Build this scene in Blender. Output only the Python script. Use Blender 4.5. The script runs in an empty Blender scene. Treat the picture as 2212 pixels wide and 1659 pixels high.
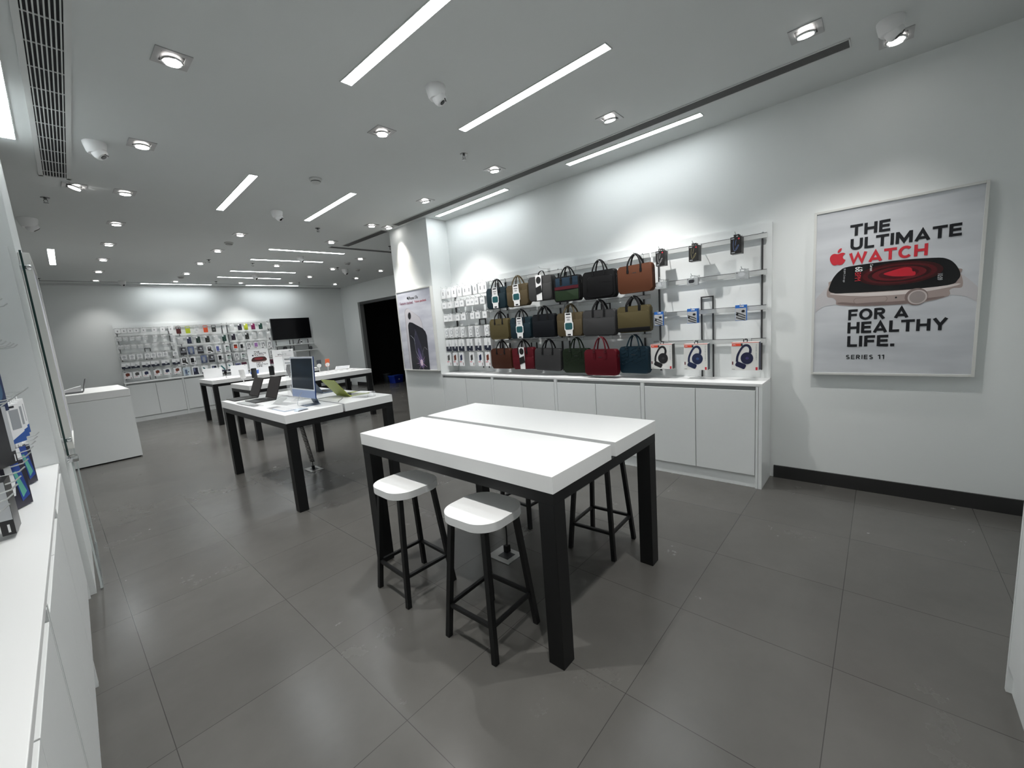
import bpy, bmesh, math, random
from mathutils import Vector, Matrix
R = math.radians
random.seed(7)
scn = bpy.context.scene
COL = scn.collection

# ------------------------------------------------------------------ camera, exposure, world
cam_d = bpy.data.cameras.new('camera'); cam = bpy.data.objects.new('camera', cam_d); COL.objects.link(cam)
cam_d.sensor_width = 36.0; cam_d.lens = 890.6 / 2212 * 36.0; cam_d.clip_start = 0.02; cam_d.clip_end = 60
yaw, pit, rol = 0.83748658, -0.14163407, -0.07724813
fwd = Vector((math.sin(yaw)*math.cos(pit), math.cos(yaw)*math.cos(pit), math.sin(pit)))
rgt = Vector((math.cos(yaw), -math.sin(yaw), 0)); upv = rgt.cross(fwd)
r2 = rgt*math.cos(rol) + upv*math.sin(rol); u2 = -rgt*math.sin(rol) + upv*math.cos(rol)
cam.matrix_world = Matrix(((r2.x, u2.x, -fwd.x, 0), (r2.y, u2.y, -fwd.y, 0), (r2.z, u2.z, -fwd.z, 1.6), (0, 0, 0, 1)))
scn.camera = cam
scn.view_settings.view_transform = 'Standard'; scn.view_settings.look = 'None'
scn.view_settings.gamma = 1.0; scn.view_settings.use_curve_mapping = False
scn.view_settings.exposure = 0.74
w = bpy.data.worlds.new('world'); scn.world = w; w.use_nodes = True
w.node_tree.nodes['Background'].inputs[0].default_value = (0.5, 0.55, 0.6, 1)
w.node_tree.nodes['Background'].inputs[1].default_value = 0.02
STRIP_E = 14.5        # emission strength of the linear ceiling lights
SPOT_W = 84.0        # watts of every downlight
H = 3.25             # ceiling height

# ------------------------------------------------------------------ materials
MATS = {}
def mat(name, col, rough=.5, metal=0.0, spec=.5, emit=0, alpha=1.0, coat=0.0, bump=0, bscale=40, var=0):
    if name in MATS: return MATS[name]
    m = bpy.data.materials.new(name); m.use_nodes = True; nt = m.node_tree; b = nt.nodes['Principled BSDF']
    c = (col[0], col[1], col[2], 1)
    b.inputs['Base Color'].default_value = c; b.inputs['Roughness'].default_value = rough
    b.inputs['Metallic'].default_value = metal; b.inputs['Specular IOR Level'].default_value = spec
    b.inputs['Coat Weight'].default_value = coat
    if emit:
        b.inputs['Emission Color'].default_value = c; b.inputs['Emission Strength'].default_value = emit
    if alpha < 1: b.inputs['Alpha'].default_value = alpha
    if bump or var:
        tc = nt.nodes.new('ShaderNodeTexCoord'); n = nt.nodes.new('ShaderNodeTexNoise')
        n.inputs['Scale'].default_value = bscale; n.inputs['Detail'].default_value = 4
        nt.links.new(tc.outputs['Object'], n.inputs['Vector'])
        if bump:
            bp = nt.nodes.new('ShaderNodeBump'); bp.inputs['Strength'].default_value = bump; bp.inputs['Distance'].default_value = .002
            nt.links.new(n.outputs['Fac'], bp.inputs['Height']); nt.links.new(bp.outputs['Normal'], b.inputs['Normal'])
        if var:
            mx = nt.nodes.new('ShaderNodeMix'); mx.data_type = 'RGBA'
            mx.inputs[6].default_value = tuple(x*(1-var) for x in col[:3]) + (1,)
            mx.inputs[7].default_value = tuple(min(1, x*(1+var)) for x in col[:3]) + (1,)
            nt.links.new(n.outputs['Fac'], mx.inputs[0]); nt.links.new(mx.outputs[2], b.inputs['Base Color'])
    MATS[name] = m; return m

WALL = mat('wall_paint', (.78, .805, .80), .75, bump=.15, bscale=90, spec=.3)
CEIL = mat('ceiling_paint', (.62, .64, .635), .9, spec=.2, var=.02, bscale=2)
LAC = mat('white_lacquer', (.79, .815, .815), .32, var=.015, bscale=30)
TOPW = mat('white_solid_surface', (.82, .83, .83), .35, bump=.05, bscale=200)
GROOVE = mat('grey_groove', (.3, .31, .31), .5)
BLK = mat('black_metal', (.0045, .005, .0055), .42, spec=.35, bump=.05, bscale=300)
DGREY = mat('dark_grey_plastic', (.04, .042, .045), .45)
BASEB = mat('black_skirting', (.022, .022, .022), .35)
CHROME = mat('chrome', (.75, .76, .77), .12, 1.0)
STEEL = mat('painted_steel', (.62, .64, .64), .35, .3)
WHITE = mat('white_plastic', (.8, .8, .8), .4)
PAPER = mat('white_card', (.82, .83, .84), .55)
INK = mat('black_ink', (.014, .015, .018), .6, spec=.25)
RED = mat('red_ink', (.55, .02, .035), .5)
LAMP = mat('glowing_lamp', (1, .97, .93), .5, emit=14)
DIFF = mat('glowing_diffuser', (.93, .98, 1), .5, emit=STRIP_E)
VENTD = mat('vent_dark', (.006, .006, .008), .8)
VENTG = mat('vent_grey', (.16, .16, .16), .6)
VENTW = mat('vent_white', (.6, .61, .6), .5)
DARK = mat('unlit_room_shade', (.012, .012, .013), .8)  # near-black colour stands in for the darkness of the unlit back room
SCREEN = mat('black_glass_screen', (.004, .004, .005), .12, spec=.4)
GREYFR = mat('grey_door_frame', (.2, .205, .205), .5)

def clear_mat(name, tint=(.9, .92, .93), amount=.16, rough=.08):
    m = bpy.data.materials.new(name); m.use_nodes = True; nt = m.node_tree
    out = nt.nodes['Material Output']; b = nt.nodes['Principled BSDF']
    b.inputs['Base Color'].default_value = tint + (1,); b.inputs['Roughness'].default_value = rough
    t = nt.nodes.new('ShaderNodeBsdfTransparent'); t.inputs[0].default_value = (.985, .985, .985, 1)
    mx = nt.nodes.new('ShaderNodeMixShader'); mx.inputs[0].default_value = amount
    nt.links.new(t.outputs[0], mx.inputs[1]); nt.links.new(b.outputs[0], mx.inputs[2]); nt.links.new(mx.outputs[0], out.inputs[0])
    return m
ACRY = clear_mat('clear_acrylic', amount=.22)
GLASS = clear_mat('clear_glass', (.8, .84, .83), .1, .03)
GEDGE = mat('dark_glass_edge', (.01, .035, .032), .2)
PETG = clear_mat('clear_blister', (.8, .82, .82), .45, .2)

def floor_mat():
    m = bpy.data.materials.new('grey_floor_tiles'); m.use_nodes = True; nt = m.node_tree; N = nt.nodes; L = nt.links
    b = N['Principled BSDF']; tc = N.new('ShaderNodeTexCoord'); mp = N.new('ShaderNodeMapping')
    mp.inputs['Location'].default_value = (-.76 + .6575*30, -.76 + .66*30, 0)
    L.new(tc.outputs['Object'], mp.inputs['Vector'])
    br = N.new('ShaderNodeTexBrick'); br.offset = 0; br.squash = 1
    br.inputs['Scale'].default_value = 1; br.inputs['Brick Width'].default_value = .6575; br.inputs['Row Height'].default_value = .66
    br.inputs['Mortar Size'].default_value = .0018; br.inputs['Mortar Smooth'].default_value = .3; br.inputs['Bias'].default_value = 0
    br.inputs['Color1'].default_value = (.083, .081, .0755, 1); br.inputs['Color2'].default_value = (.093, .091, .085, 1)
    br.inputs['Mortar'].default_value = (.038, .037, .035, 1)
    L.new(mp.outputs[0], br.inputs['Vector'])
    n1 = N.new('ShaderNodeTexNoise'); n1.inputs['Scale'].default_value = 1.6; n1.inputs['Detail'].default_value = 8; n1.inputs['Roughness'].default_value = .65
    L.new(tc.outputs['Object'], n1.inputs['Vector'])
    r1 = N.new('ShaderNodeMapRange'); r1.inputs[1].default_value = .3; r1.inputs[2].default_value = .75; r1.inputs[3].default_value = .9; r1.inputs[4].default_value = 1.14
    L.new(n1.outputs['Fac'], r1.inputs[0])
    n2 = N.new('ShaderNodeTexNoise'); n2.inputs['Scale'].default_value = 7; n2.inputs['Detail'].default_value = 10; n2.inputs['Roughness'].default_value = .8
    L.new(tc.outputs['Object'], n2.inputs['Vector'])
    r2_ = N.new('ShaderNodeMapRange'); r2_.inputs[1].default_value = .6; r2_.inputs[2].default_value = .85; r2_.inputs[3].default_value = 0; r2_.inputs[4].default_value = .08
    L.new(n2.outputs['Fac'], r2_.inputs[0])
    mul = N.new('ShaderNodeVectorMath'); mul.operation = 'SCALE'; L.new(br.outputs['Color'], mul.inputs[0]); L.new(r1.outputs[0], mul.inputs['Scale'])
    mx = N.new('ShaderNodeMix'); mx.data_type = 'RGBA'; L.new(r2_.outputs[0], mx.inputs[0]); L.new(mul.outputs[0], mx.inputs[6]); mx.inputs[7].default_value = (.26, .26, .25, 1)
    L.new(mx.outputs[2], b.inputs['Base Color'])
    rr = N.new('ShaderNodeMapRange'); rr.inputs[3].default_value = .16; rr.inputs[4].default_value = .34; L.new(n1.outputs['Fac'], rr.inputs[0]); L.new(rr.outputs[0], b.inputs['Roughness'])
    b.inputs['Specular IOR Level'].default_value = .45
    return m
FLOOR = floor_mat()

def print_mat(name, cols, scale=2.5):
    """printed artwork: soft cloudy ink in several tones"""
    m = bpy.data.materials.new(name); m.use_nodes = True; nt = m.node_tree; N = nt.nodes; L = nt.links
    b = N['Principled BSDF']; b.inputs['Roughness'].default_value = .3
    tc = N.new('ShaderNodeTexCoord'); mp = N.new('ShaderNodeMapping'); mp.inputs['Scale'].default_value = (.5, 1, 2.2)
    n = N.new('ShaderNodeTexNoise'); n.inputs['Scale'].default_value = scale; n.inputs['Detail'].default_value = 3
    cr = N.new('ShaderNodeValToRGB'); cr.color_ramp.elements[0].position = .35; cr.color_ramp.elements[1].position = .68
    cr.color_ramp.elements[0].color = cols[0] + (1,); cr.color_ramp.elements[1].color = cols[1] + (1,)
    L.new(tc.outputs['Object'], mp.inputs[0]); L.new(mp.outputs[0], n.inputs['Vector']); L.new(n.outputs['Fac'], cr.inputs[0]); L.new(cr.outputs[0], b.inputs['Base Color'])
    MATS[name] = m; return m

# ------------------------------------------------------------------ object helpers
def tag(o, label=None, cat=None, group=None, kind=None):
    if label: o['label'] = label
    if cat: o['category'] = cat
    if group: o['group'] = group
    if kind: o['kind'] = kind
    return o
def empty(name, loc=(0, 0, 0), rz=0, label=None, cat=None, group=None):
    o = bpy.data.objects.new(name, None); o.empty_display_size = .1; COL.objects.link(o)
    o.location = loc; o.rotation_euler = (0, 0, rz)
    return tag(o, label, cat, group)
def copy_tree(o, parent=None):
    c = o.copy(); COL.objects.link(c)
    if parent: c.parent = parent
    for ch in KIDS.get(o.name, []):
        k = copy_tree(ch, c); KIDS.setdefault(c.name, []).append(k)
    return c
KIDS = {}

class MB:
    def __init__(s): s.bm = bmesh.new()
    def box(s, x0, x1, y0, y1, z0, z1, M=None, bev=0):
        vs = [s.bm.verts.new(Vector(p)) for p in ((x0,y0,z0),(x1,y0,z0),(x1,y1,z0),(x0,y1,z0),(x0,y0,z1),(x1,y0,z1),(x1,y1,z1),(x0,y1,z1))]
        fs = [s.bm.faces.new([vs[i] for i in q]) for q in ((3,2,1,0),(4,5,6,7),(0,1,5,4),(1,2,6,5),(2,3,7,6),(3,0,4,7))]
        if bev:
            es = list({e for f in fs for e in f.edges})
            r = bmesh.ops.bevel(s.bm, geom=es, offset=bev, segments=2, affect='EDGES', profile=.5)
            vs = [v for v in r['verts']] + [v for v in vs if v.is_valid]
            vs = list({v for v in vs if v.is_valid})
        if M is not None:
            for v in vs: v.co = M @ v.co
        return s
    def prism(s, pts, y0, y1, M=None, bev=0):
        """outline pts (x,z) extruded from y0 (front) to y1"""
        a = [s.bm.verts.new((p[0], y0, p[1])) for p in pts]; b = [s.bm.verts.new((p[0], y1, p[1])) for p in pts]
        n = len(pts)
        f1 = s.bm.faces.new(a); f2 = s.bm.faces.new(b[::-1])
        for i in range(n): s.bm.faces.new((a[i], b[i], b[(i+1) % n], a[(i+1) % n]))
        allv = a + b
        if bev:
            es = list(f1.edges) + list(f2.edges)
            r = bmesh.ops.bevel(s.bm, geom=es, offset=bev, segments=3, affect='EDGES', profile=.5)
            allv = list({v for v in r['verts'] if v.is_valid} | {v for v in allv if v.is_valid})
        if M is not None:
            for v in allv: v.co = M @ v.co
        return s
    def lathe(s, prof, n=24, M=None):
        rings = []
        for r, z in prof:
            rings.append([s.bm.verts.new((r*math.cos(2*math.pi*i/n), r*math.sin(2*math.pi*i/n), z)) for i in range(n)] if r > 1e-6 else [s.bm.verts.new((0, 0, z))])
        for a, b in zip(rings, rings[1:]):
            for i in range(n):
                j = (i+1) % n
                if len(a) == 1 and len(b) == 1: continue
                if len(a) == 1: s.bm.faces.new((a[0], b[j], b[i]))
                elif len(b) == 1: s.bm.faces.new((a[i], a[j], b[0]))
                else: s.bm.faces.new((a[i], a[j], b[j], b[i]))
        if M is not None:
            for rg in rings:
                for v in rg: v.co = M @ v.co
        return s
    def tube(s, pts, r, n=8, flat=None, square=False):
        """tube along points; flat=(rx,ry) gives a strap section"""
        pts = [Vector(p) for p in pts]; rings = []
        up0 = Vector((0, 1, 0)) if flat else None
        for i, p in enumerate(pts):
            t = (pts[min(i+1, len(pts)-1)] - pts[max(i-1, 0)]).normalized()
            a = Vector((0, 1, 0)) if abs(t.y) < .9 else Vector((1, 0, 0))
            if not flat and not square: a = Vector((0, 0, 1)) if abs(t.z) < .9 else Vector((1, 0, 0))
            u = (a - t*a.dot(t)).normalized(); v = t.cross(u)
            rx, ry = flat if flat else (r, r)
            if square: off = [(1, 1), (-1, 1), (-1, -1), (1, -1)]
            else: off = [(math.cos(2*math.pi*k/n), math.sin(2*math.pi*k/n)) for k in range(n)]
            rings.append([s.bm.verts.new(p + u*(ry*c) + v*(rx*d)) for c, d in off])
        m = len(rings[0])
        for a, b in zip(rings, rings[1:]):
            for k in range(m): s.bm.faces.new((a[k], a[(k+1) % m], b[(k+1) % m], b[k]))
        s.bm.faces.new(rings[0][::-1]); s.bm.faces.new(rings[-1]); return s
    def build(s, name, m, parent=None, smooth=False, **kw):
        bmesh.ops.recalc_face_normals(s.bm, faces=s.bm.faces)
        me = bpy.data.meshes.new(name); s.bm.to_mesh(me); s.bm.free()
        if isinstance(m, (list, tuple)):
            for x in m: me.materials.append(x)
        else: me.materials.append(m)
        if smooth:
            for p in me.polygons: p.use_smooth = True
            try: me.set_sharp_from_angle(angle=R(38))
            except Exception: pass
        o = bpy.data.objects.new(name, me); COL.objects.link(o)
        if parent:
            o.parent = parent; KIDS.setdefault(parent.name, []).append(o)
        return tag(o, **kw) if kw else o
def box(name, m, x0, x1, y0, y1, z0, z1, parent=None, bev=0, **kw):
    return MB().box(x0, x1, y0, y1, z0, z1, bev=bev).build(name, m, parent, **kw)
def struct(name, m, x0, x1, y0, y1, z0, z1, rz=0, loc=None):
    o = box(name, m, x0, x1, y0, y1, z0, z1); o['kind'] = 'structure'
    if loc: o.location = loc
    o.rotation_euler.z = rz
    return o
def spline(pts, k=6, closed=True):
    out = []; n = len(pts); rng = n if closed else n-1
    for i in range(rng):
        g = lambda j: Vector(pts[j % n]) if closed else Vector(pts[max(0, min(n-1, j))])
        p0, p1, p2, p3 = g(i-1), g(i), g(i+1), g(i+2)
        for j in range(k):
            t = j/k
            out.append(tuple(.5*((2*p1) + (p2-p0)*t + (2*p0-5*p1+4*p2-p3)*t*t + (3*p1-p0-3*p2+p3)*t**3)))
    if not closed: out.append(tuple(pts[-1]))
    return out
def rrect(cx, cz, w_, h_, r, n=5):
    pts = []
    for sx, sz, a0 in ((1, 1, 0), (-1, 1, 90), (-1, -1, 180), (1, -1, 270)):
        for k in range(n+1):
            a = R(a0 + 90*k/n); pts.append((cx + sx*(w_/2-r) + r*math.cos(a), cz + sz*(h_/2-r) + r*math.sin(a)))
    return pts
def ell(cx, cz, rx, rz, n=28, rot=0):
    c, s_ = math.cos(rot), math.sin(rot)
    return [(cx + rx*math.cos(2*math.pi*i/n)*c - rz*math.sin(2*math.pi*i/n)*s_, cz + rx*math.cos(2*math.pi*i/n)*s_ + rz*math.sin(2*math.pi*i/n)*c) for i in range(n)]
FONT_CACHE = {}
def text(name, s_, x0, x1, z0, z1, y, m, parent, bold=.0, rot=0):
    """lettering facing -y filling x0..x1, z0..z1"""
    cu = bpy.data.curves.new('t', 'FONT'); cu.body = s_; cu.offset = bold; cu.extrude = 0; cu.resolution_u = 4
    o = bpy.data.objects.new('t', cu); COL.objects.link(o)
    dg = bpy.context.evaluated_depsgraph_get(); me = bpy.data.meshes.new_from_object(o.evaluated_get(dg))
    bpy.data.objects.remove(o); bpy.data.curves.remove(cu)
    xs = [v.co.x for v in me.vertices]; ys = [v.co.y for v in me.vertices]
    ax, bx_, ay, by = min(xs), max(xs), min(ys), max(ys)
    for v in me.vertices:
        u, t = (v.co.x-ax)/(bx_-ax), (v.co.y-ay)/(by-ay)
        if rot == 90: u, t = t, 1-u      # reads downward
        v.co = Vector((x0+(x1-x0)*u, y, z0+(z1-z0)*t))
    me.name = name; me.materials.clear(); me.materials.append(m)
    ob = bpy.data.objects.new(name, me); COL.objects.link(ob); ob.parent = parent; KIDS.setdefault(parent.name, []).append(ob)
    return ob

def ribbon(mb, pts, hw, y, closed=False):
    n = len(pts); L_, R_ = [], []
    for i, p in enumerate(pts):
        a = pts[i-1] if (i or closed) else None; b = pts[(i+1) % n] if (i < n-1 or closed) else None
        d1 = Vector((p[0]-a[0], p[1]-a[1])).normalized() if a else None; d2 = Vector((b[0]-p[0], b[1]-p[1])).normalized() if b else None
        d1 = d1 or d2; d2 = d2 or d1
        n1 = Vector((-d1.y, d1.x)); n2 = Vector((-d2.y, d2.x)); m = (n1+n2)
        m = n1 if m.length < 1e-4 else m.normalized(); k = hw/max(.45, m.dot(n1))
        L_.append((p[0]+m.x*k, p[1]+m.y*k)); R_.append((p[0]-m.x*k, p[1]-m.y*k))
    for i in range(n if closed else n-1):
        j = (i+1) % n
        mb.bm.faces.new([mb.bm.verts.new((q[0], y, q[1])) for q in (R_[i], R_[j], L_[j], L_[i])])
def arc(cx, cz, rx, rz, a0, a1, n=8): return [(cx+rx*math.cos(R(a0+(a1-a0)*i/n)), cz+rz*math.sin(R(a0+(a1-a0)*i/n))) for i in range(n+1)]
def glyphs(h):
    g = {}; lo, hi = h, 1-h
    g['T'] = (.70, [[(0, hi), (.70, hi)], [(.35, hi), (.35, 0)]]); g['H'] = (.72, [[(h, 0), (h, 1)], [(.72-h, 0), (.72-h, 1)], [(h, .5), (.72-h, .5)]])
    g['E'] = (.60, [[(h, 0), (h, 1)], [(h, hi), (.58, hi)], [(h, .51), (.55, .51)], [(h, lo), (.59, lo)]]); g['F'] = (.58, [[(h, 0), (h, 1)], [(h, hi), (.57, hi)], [(h, .49), (.53, .49)]])
    g['L'] = (.56, [[(h, 0), (h, 1)], [(h, lo), (.55, lo)]]); g['I'] = (2*h, [[(h, 0), (h, 1)]]); g['1'] = (.38, [[(.38-h, 0), (.38-h, 1)], [(0, .78), (.38-h*1.2, .95)]])
    g['U'] = (.72, [[(h, 1)]+arc(.36, .36, .36-h, .36-h, 180, 360, 12)+[(.72-h, 1)]])
    g['M'] = (.88, [[(h, 0), (h, 1)], [(.88-h, 0), (.88-h, 1)], [(h*1.1, 1-h*.6), (.44, .2), (.88-h*1.1, 1-h*.6)]])
    g['W'] = (1.08, [[(h*.95, 1), (.30, .13), (.54, .88), (.78, .13), (1.08-h*.95, 1)]]); g['A'] = (.80, [[(h*.9, 0), (.40, .87), (.80-h*.9, 0)], [(.2, .25), (.6, .25)]])
    g['Y'] = (.76, [[(h*.9, 1), (.38, .43), (.76-h*.9, 1)], [(.38, .45), (.38, 0)]]); g['C'] = (.76, [arc(.40, .5, .40-h, .52-h, 42, 318, 16)]); g['O'] = (.80, [arc(.40, .5, .40-h, .52-h, 0, 360, 20)])
    g['R'] = (.66, [[(h, 0), (h, 1)], [(h, hi), (.36, hi)]+arc(.36, .70, .28-h, .30-h, 90, -90, 8)[1:]+[(h, .40+h)], [(.34, .42), (.66-h*.9, 0)]])
    g['S'] = (.62, [arc(.31, .735, .27-h*.55, .265-h, 35, 215, 9)+arc(.31, .265, .29-h*.55, .265-h, 55, -145, 9)]); g['.'] = (2.3*h, [[(0.15*h, h), (2.2*h, h)]])
    return g
def caps(name, s_, x0, x1, z0, z1, y, m, parent, hw=.095, gap=.12):
    """bold capital lettering drawn as strokes, facing -y"""
    G = glyphs(hw); hgt = z1-z0; wd = 0
    for i, c in enumerate(s_): wd += (.32 if c == ' ' else G[c][0]) + (gap if i else 0)
    k = (x1-x0)/wd; mb = MB(); x = 0
    for i, c in enumerate(s_):
        if i: x += gap
        if c == ' ': x += .32; continue
        w_, st = G[c]
        for j, p in enumerate(st): ribbon(mb, [(x0+(x+u)*k, z0+v*hgt) for u, v in p], hw*(k+hgt)/2, y-.0003*j)
        x += w_
    return mb.build(name, m, parent)

# frames: local x runs to the right as seen from the room, local -y faces the room
A_RIGHT, A_FAR, A_LEFT, A_BACK = R(-90), 0.0, R(90-1.46), R(180)
ORD = ['first', 'second', 'third', 'fourth', 'fifth', 'sixth', 'seventh', 'eighth', 'ninth', 'tenth', 'eleventh', 'twelfth']

# ------------------------------------------------------------------ room shell
struct('floor', FLOOR, -2.8, 6.9, -1.0, 13.6, -.05, 0)
struct('ceiling', CEIL, -2.8, 6.9, -1.0, 13.6, H, H+.05)
struct('wall_right', WALL, 4.36, 4.46, -1.0, 6.0, 0, H)
struct('wall_column', WALL, 3.98, 4.36, 5.03, 6.0, 0, H)
struct('wall_column_return', WALL, 4.46, 6.9, 5.9, 6.0, 0, H)
struct('wall_far', WALL, -2.8, 6.9, 13.5, 13.6, 0, H)
struct('wall_back', WALL, -.6, 4.36, -1.0, -.86, 0, H)
struct('wall_far_left', WALL, -2.8, -2.7, 5.07, 13.5, 0, H)
# side wall with the doorway
struct('wall_side', WALL, 6.8, 6.9, 12.42, 13.5, 0, H)
struct('wall_side_over_door', WALL, 6.8, 6.9, 9.0, 12.42, 2.68, H)
struct('wall_side_near', WALL, 6.8, 6.9, 6.0, 9.0, 0, H)
struct('door_1', GREYFR, 6.785, 6.915, 12.3, 12.42, 0, 2.68)
struct('trim_1', BASEB, 6.785, 6.915, 9.0, 12.3, 2.6, 2.68)
struct('floor_back_room', FLOOR, 6.9, 10.4, 8.6, 13.6, -.05, 0)
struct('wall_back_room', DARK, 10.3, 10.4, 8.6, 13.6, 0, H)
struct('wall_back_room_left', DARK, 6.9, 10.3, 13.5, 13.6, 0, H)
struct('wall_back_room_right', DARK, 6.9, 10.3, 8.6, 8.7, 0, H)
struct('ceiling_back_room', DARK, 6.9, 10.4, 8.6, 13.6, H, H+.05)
# left wall run stands at a slight angle
LX0 = -.152
def LP(x, y, z=0):   # x: distance from the cabinet front towards the room, y along the wall
    a = R(-1.46); return (LX0 + x*math.cos(a) - y*math.sin(a), x*math.sin(a) + y*math.cos(a), z)
struct('wall_left', WALL, -.48, -.38, -1.0, 3.95, 0, H, rz=R(-1.46), loc=(LX0, 0, 0))
struct('wall_left_pilaster', WALL, -2.6, .03, 3.96, 5.07, 0, H, rz=R(-1.46), loc=(LX0, 0, 0))
# skirtings
struct('baseboard_right', BASEB, 4.345, 4.36, -.86, .70, 0, .115)
struct('baseboard_side', BASEB, 6.785, 6.8, 12.42, 13.08, 0, .115)
struct('baseboard_far', BASEB, 5.75, 6.785, 13.485, 13.5, 0, .115)
# shadow gap along the far wall
struct('trim_2', mat('shadow_gap', (.05, .05, .05), .8), -2.7, 6.3, 13.0, 13.02, H-.004, H)
struct('trim_3', CEIL, -2.7, 6.8, 13.42, 13.5, H-.03, H)

# ------------------------------------------------------------------ ceiling fittings
def strip(pts, label, wd=.078):
    (xa, ya), (xb, yb) = pts
    L_ = math.hypot(xb-xa, yb-ya); rz = math.atan2(yb-ya, xb-xa)
    t = empty('linear_ceiling_light', ((xa+xb)/2, (ya+yb)/2, H), rz, label, 'ceiling light')
    b = MB()
    for s_ in (-1, 1):
        b.box(-L_/2-.004, L_/2+.004, s_*wd/2-.003, s_*wd/2+.003, -.006, 0)
        b.box(s_*L_/2-.003, s_*L_/2+.003, -wd/2, wd/2, -.006, 0)
    b.build('frame', VENTW, t)
    box('diffuser', DIFF, -L_/2, L_/2, -wd/2+.002, wd/2-.002, -.004, 0, t)
for pts, lab in (
    (((1.60, 1.28), (1.58, 2.68)), 'bright linear ceiling light cut by the top edge of the photo'),
    (((2.575, 1.31), (2.605, 2.69)), 'long bright linear ceiling light beside the nearest round ceiling camera'),
    (((4.0, 1.2), (4.005, 2.565)), 'linear ceiling light between the long slot vent and the briefcase wall, nearer one'),
    (((4.04, 3.48), (4.085, 4.89)), 'linear ceiling light between the slot vent and wall, farther one towards the column'),
    (((1.625, 4.655), (1.67, 6.04)), 'short looking linear light over the table with the blue computer, left of the smoke detector'),
    (((2.645, 4.615), (2.685, 6.01)), 'linear light right of the smoke detector, sloping up to the right'),
    (((2.89, 8.11), (4.22, 8.0)), 'nearest of the crosswise linear lights in the rear half of the ceiling'),
    (((2.92, 9.20), (4.25, 9.02)), 'second crosswise linear light, with a camera dome in front of it'),
    (((2.97, 10.73), (4.30, 10.62)), 'thinnest crosswise linear light, third from the front'),
    (((2.96, 11.71), (4.35, 11.71)), 'fourth crosswise linear light towards the far wall'),
    (((1.76, 13.16), (3.17, 13.18)), 'linear light along the far wall, left one'),
    (((3.95, 13.13), (5.32, 13.08)), 'linear light along the far wall, right one above the television'),
    (((.05, 3.47), (.068, 4.87)), 'linear light cut by the left edge of the photo beside the big grille'),
    (((.30, 9.31), (.335, 10.81)), 'short upright looking linear light at the far left of the ceiling')):
    strip(pts, lab)

def downlight(x, y, label, aim=(0, 0), grp=None, W=SPOT_W, warm=0, cone=84):
    t = empty('downlight', (x, y, H), 0, label, 'downlight', grp)
    b = MB()
    for s_ in (-1, 1):
        b.box(-.085, .085, s_*.07-.015, s_*.07+.015, -.005, 0); b.box(s_*.07-.015, s_*.07+.015, -.055, .055, -.005, 0)
    b.build('trim', mat('downlight_trim', (.42, .42, .42), .35, .3), t)
    box('recess', mat('recess_black', (.02, .02, .02), .6), -.056, .056, -.056, .056, -.002, 0, t)
    ax, ay = aim
    Mx = Matrix.Translation((0, 0, -.016)) @ Matrix.Rotation(R(ay), 4, 'X') @ Matrix.Rotation(R(ax), 4, 'Y')
    MB().lathe([(.047, .006), (.052, 0), (.052, -.006), (.046, -.008)], 24, Mx).build('bezel', CHROME, t, True); bz = KIDS[t.name][-1]
    MB().lathe([(0, -.005), (.042, -.005), (.042, .003), (0, .004)], 24, Mx).build('lamp', LAMP, bz, True)
    ld = bpy.data.lights.new('downlight_beam', 'SPOT'); ld.energy = W; ld.spot_size = R(cone); ld.spot_blend = 1.0; ld.shadow_soft_size = .022
    ld.color = (1, .98, .95) if not warm else (1, .93, .82)
    lo = bpy.data.objects.new('lamp_beam', ld); COL.objects.link(lo); lo.parent = t; lo.location = (0, 0, -.05)
    lo.rotation_euler = (Matrix.Rotation(R(ay*1.6), 4, 'X') @ Matrix.Rotation(R(ax*1.6), 4, 'Y')).to_euler()
rowA = [(.70, .35), (.72, 1.72), (.74, 3.08), (.77, 4.46), (.80, 5.85), (.85, 7.26), (.88, 8.63), (.91, 10.01), (.94, 11.43), (.98, 12.82)]  # entries nearest the camera are out of view, added for their light
for i, (x, y) in enumerate(rowA):
    lab = 'square recessed downlight, %s from the camera in the left row along the ceiling' % ORD[i-2] if i >= 2 else 'added square downlight in the left row, out of view above the camera'
    downlight(x, y, lab, (0, 0) if i < 9 else (0, 10), None if i >= 2 else 'added unseen downlights above the camera', W=SPOT_W if i < 9 else 17)
downlight(2.07, .40, 'added square downlight in the middle row, out of view above the camera', (0, 0), 'added unseen downlights above the camera')  # unseen lamp added to brighten the near table and poster wall
downlight(.44, 5.87, 'tilted square downlight just past the end of the big grille', (20, 0), W=75)
rowB = [(2.11, 3.12), (2.20, 7.20), (2.23, 8.55), (2.26, 9.91), (2.30, 11.29), (2.34, 12.69)]
for i, (x, y) in enumerate(rowB):
    downlight(x, y, 'square downlight, %s from the camera in the row over the middle of the tables' % ORD[i], (0, 0) if i < 5 else (0, 12), W=SPOT_W if i < 5 else 34)
rowC = [(3.41, .41, 8), (3.43, 1.76, 10), (3.46, 3.13, 4), (3.50, 4.39, 10), (3.55, 5.79, 0), (3.54, 7.10, 0), (3.57, 9.72, 0), (3.71, 12.7, 0)]
for i, (x, y, a) in enumerate(rowC):
    downlight(x, y, 'square downlight, %s from the right in the row beside the long slot vent' % ORD[i], (-a*1.2, 0) if i < 7 else (0, 12), W=(46, 72, 76, 76, 80, 84, 84, 40)[i])
downlight(3.83, 5.76, 'square downlight between the two slot vents in front of the column', (-8, -6), warm=1, W=30, cone=54)
downlight(3.96, -.01, 'square downlight half hidden by the camera dome at the top right', (4, 0), W=24)
rowD = [(4.75, 8.34), (4.82, 9.77), (4.85, 11.14), (4.88, 12.47)]
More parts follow.
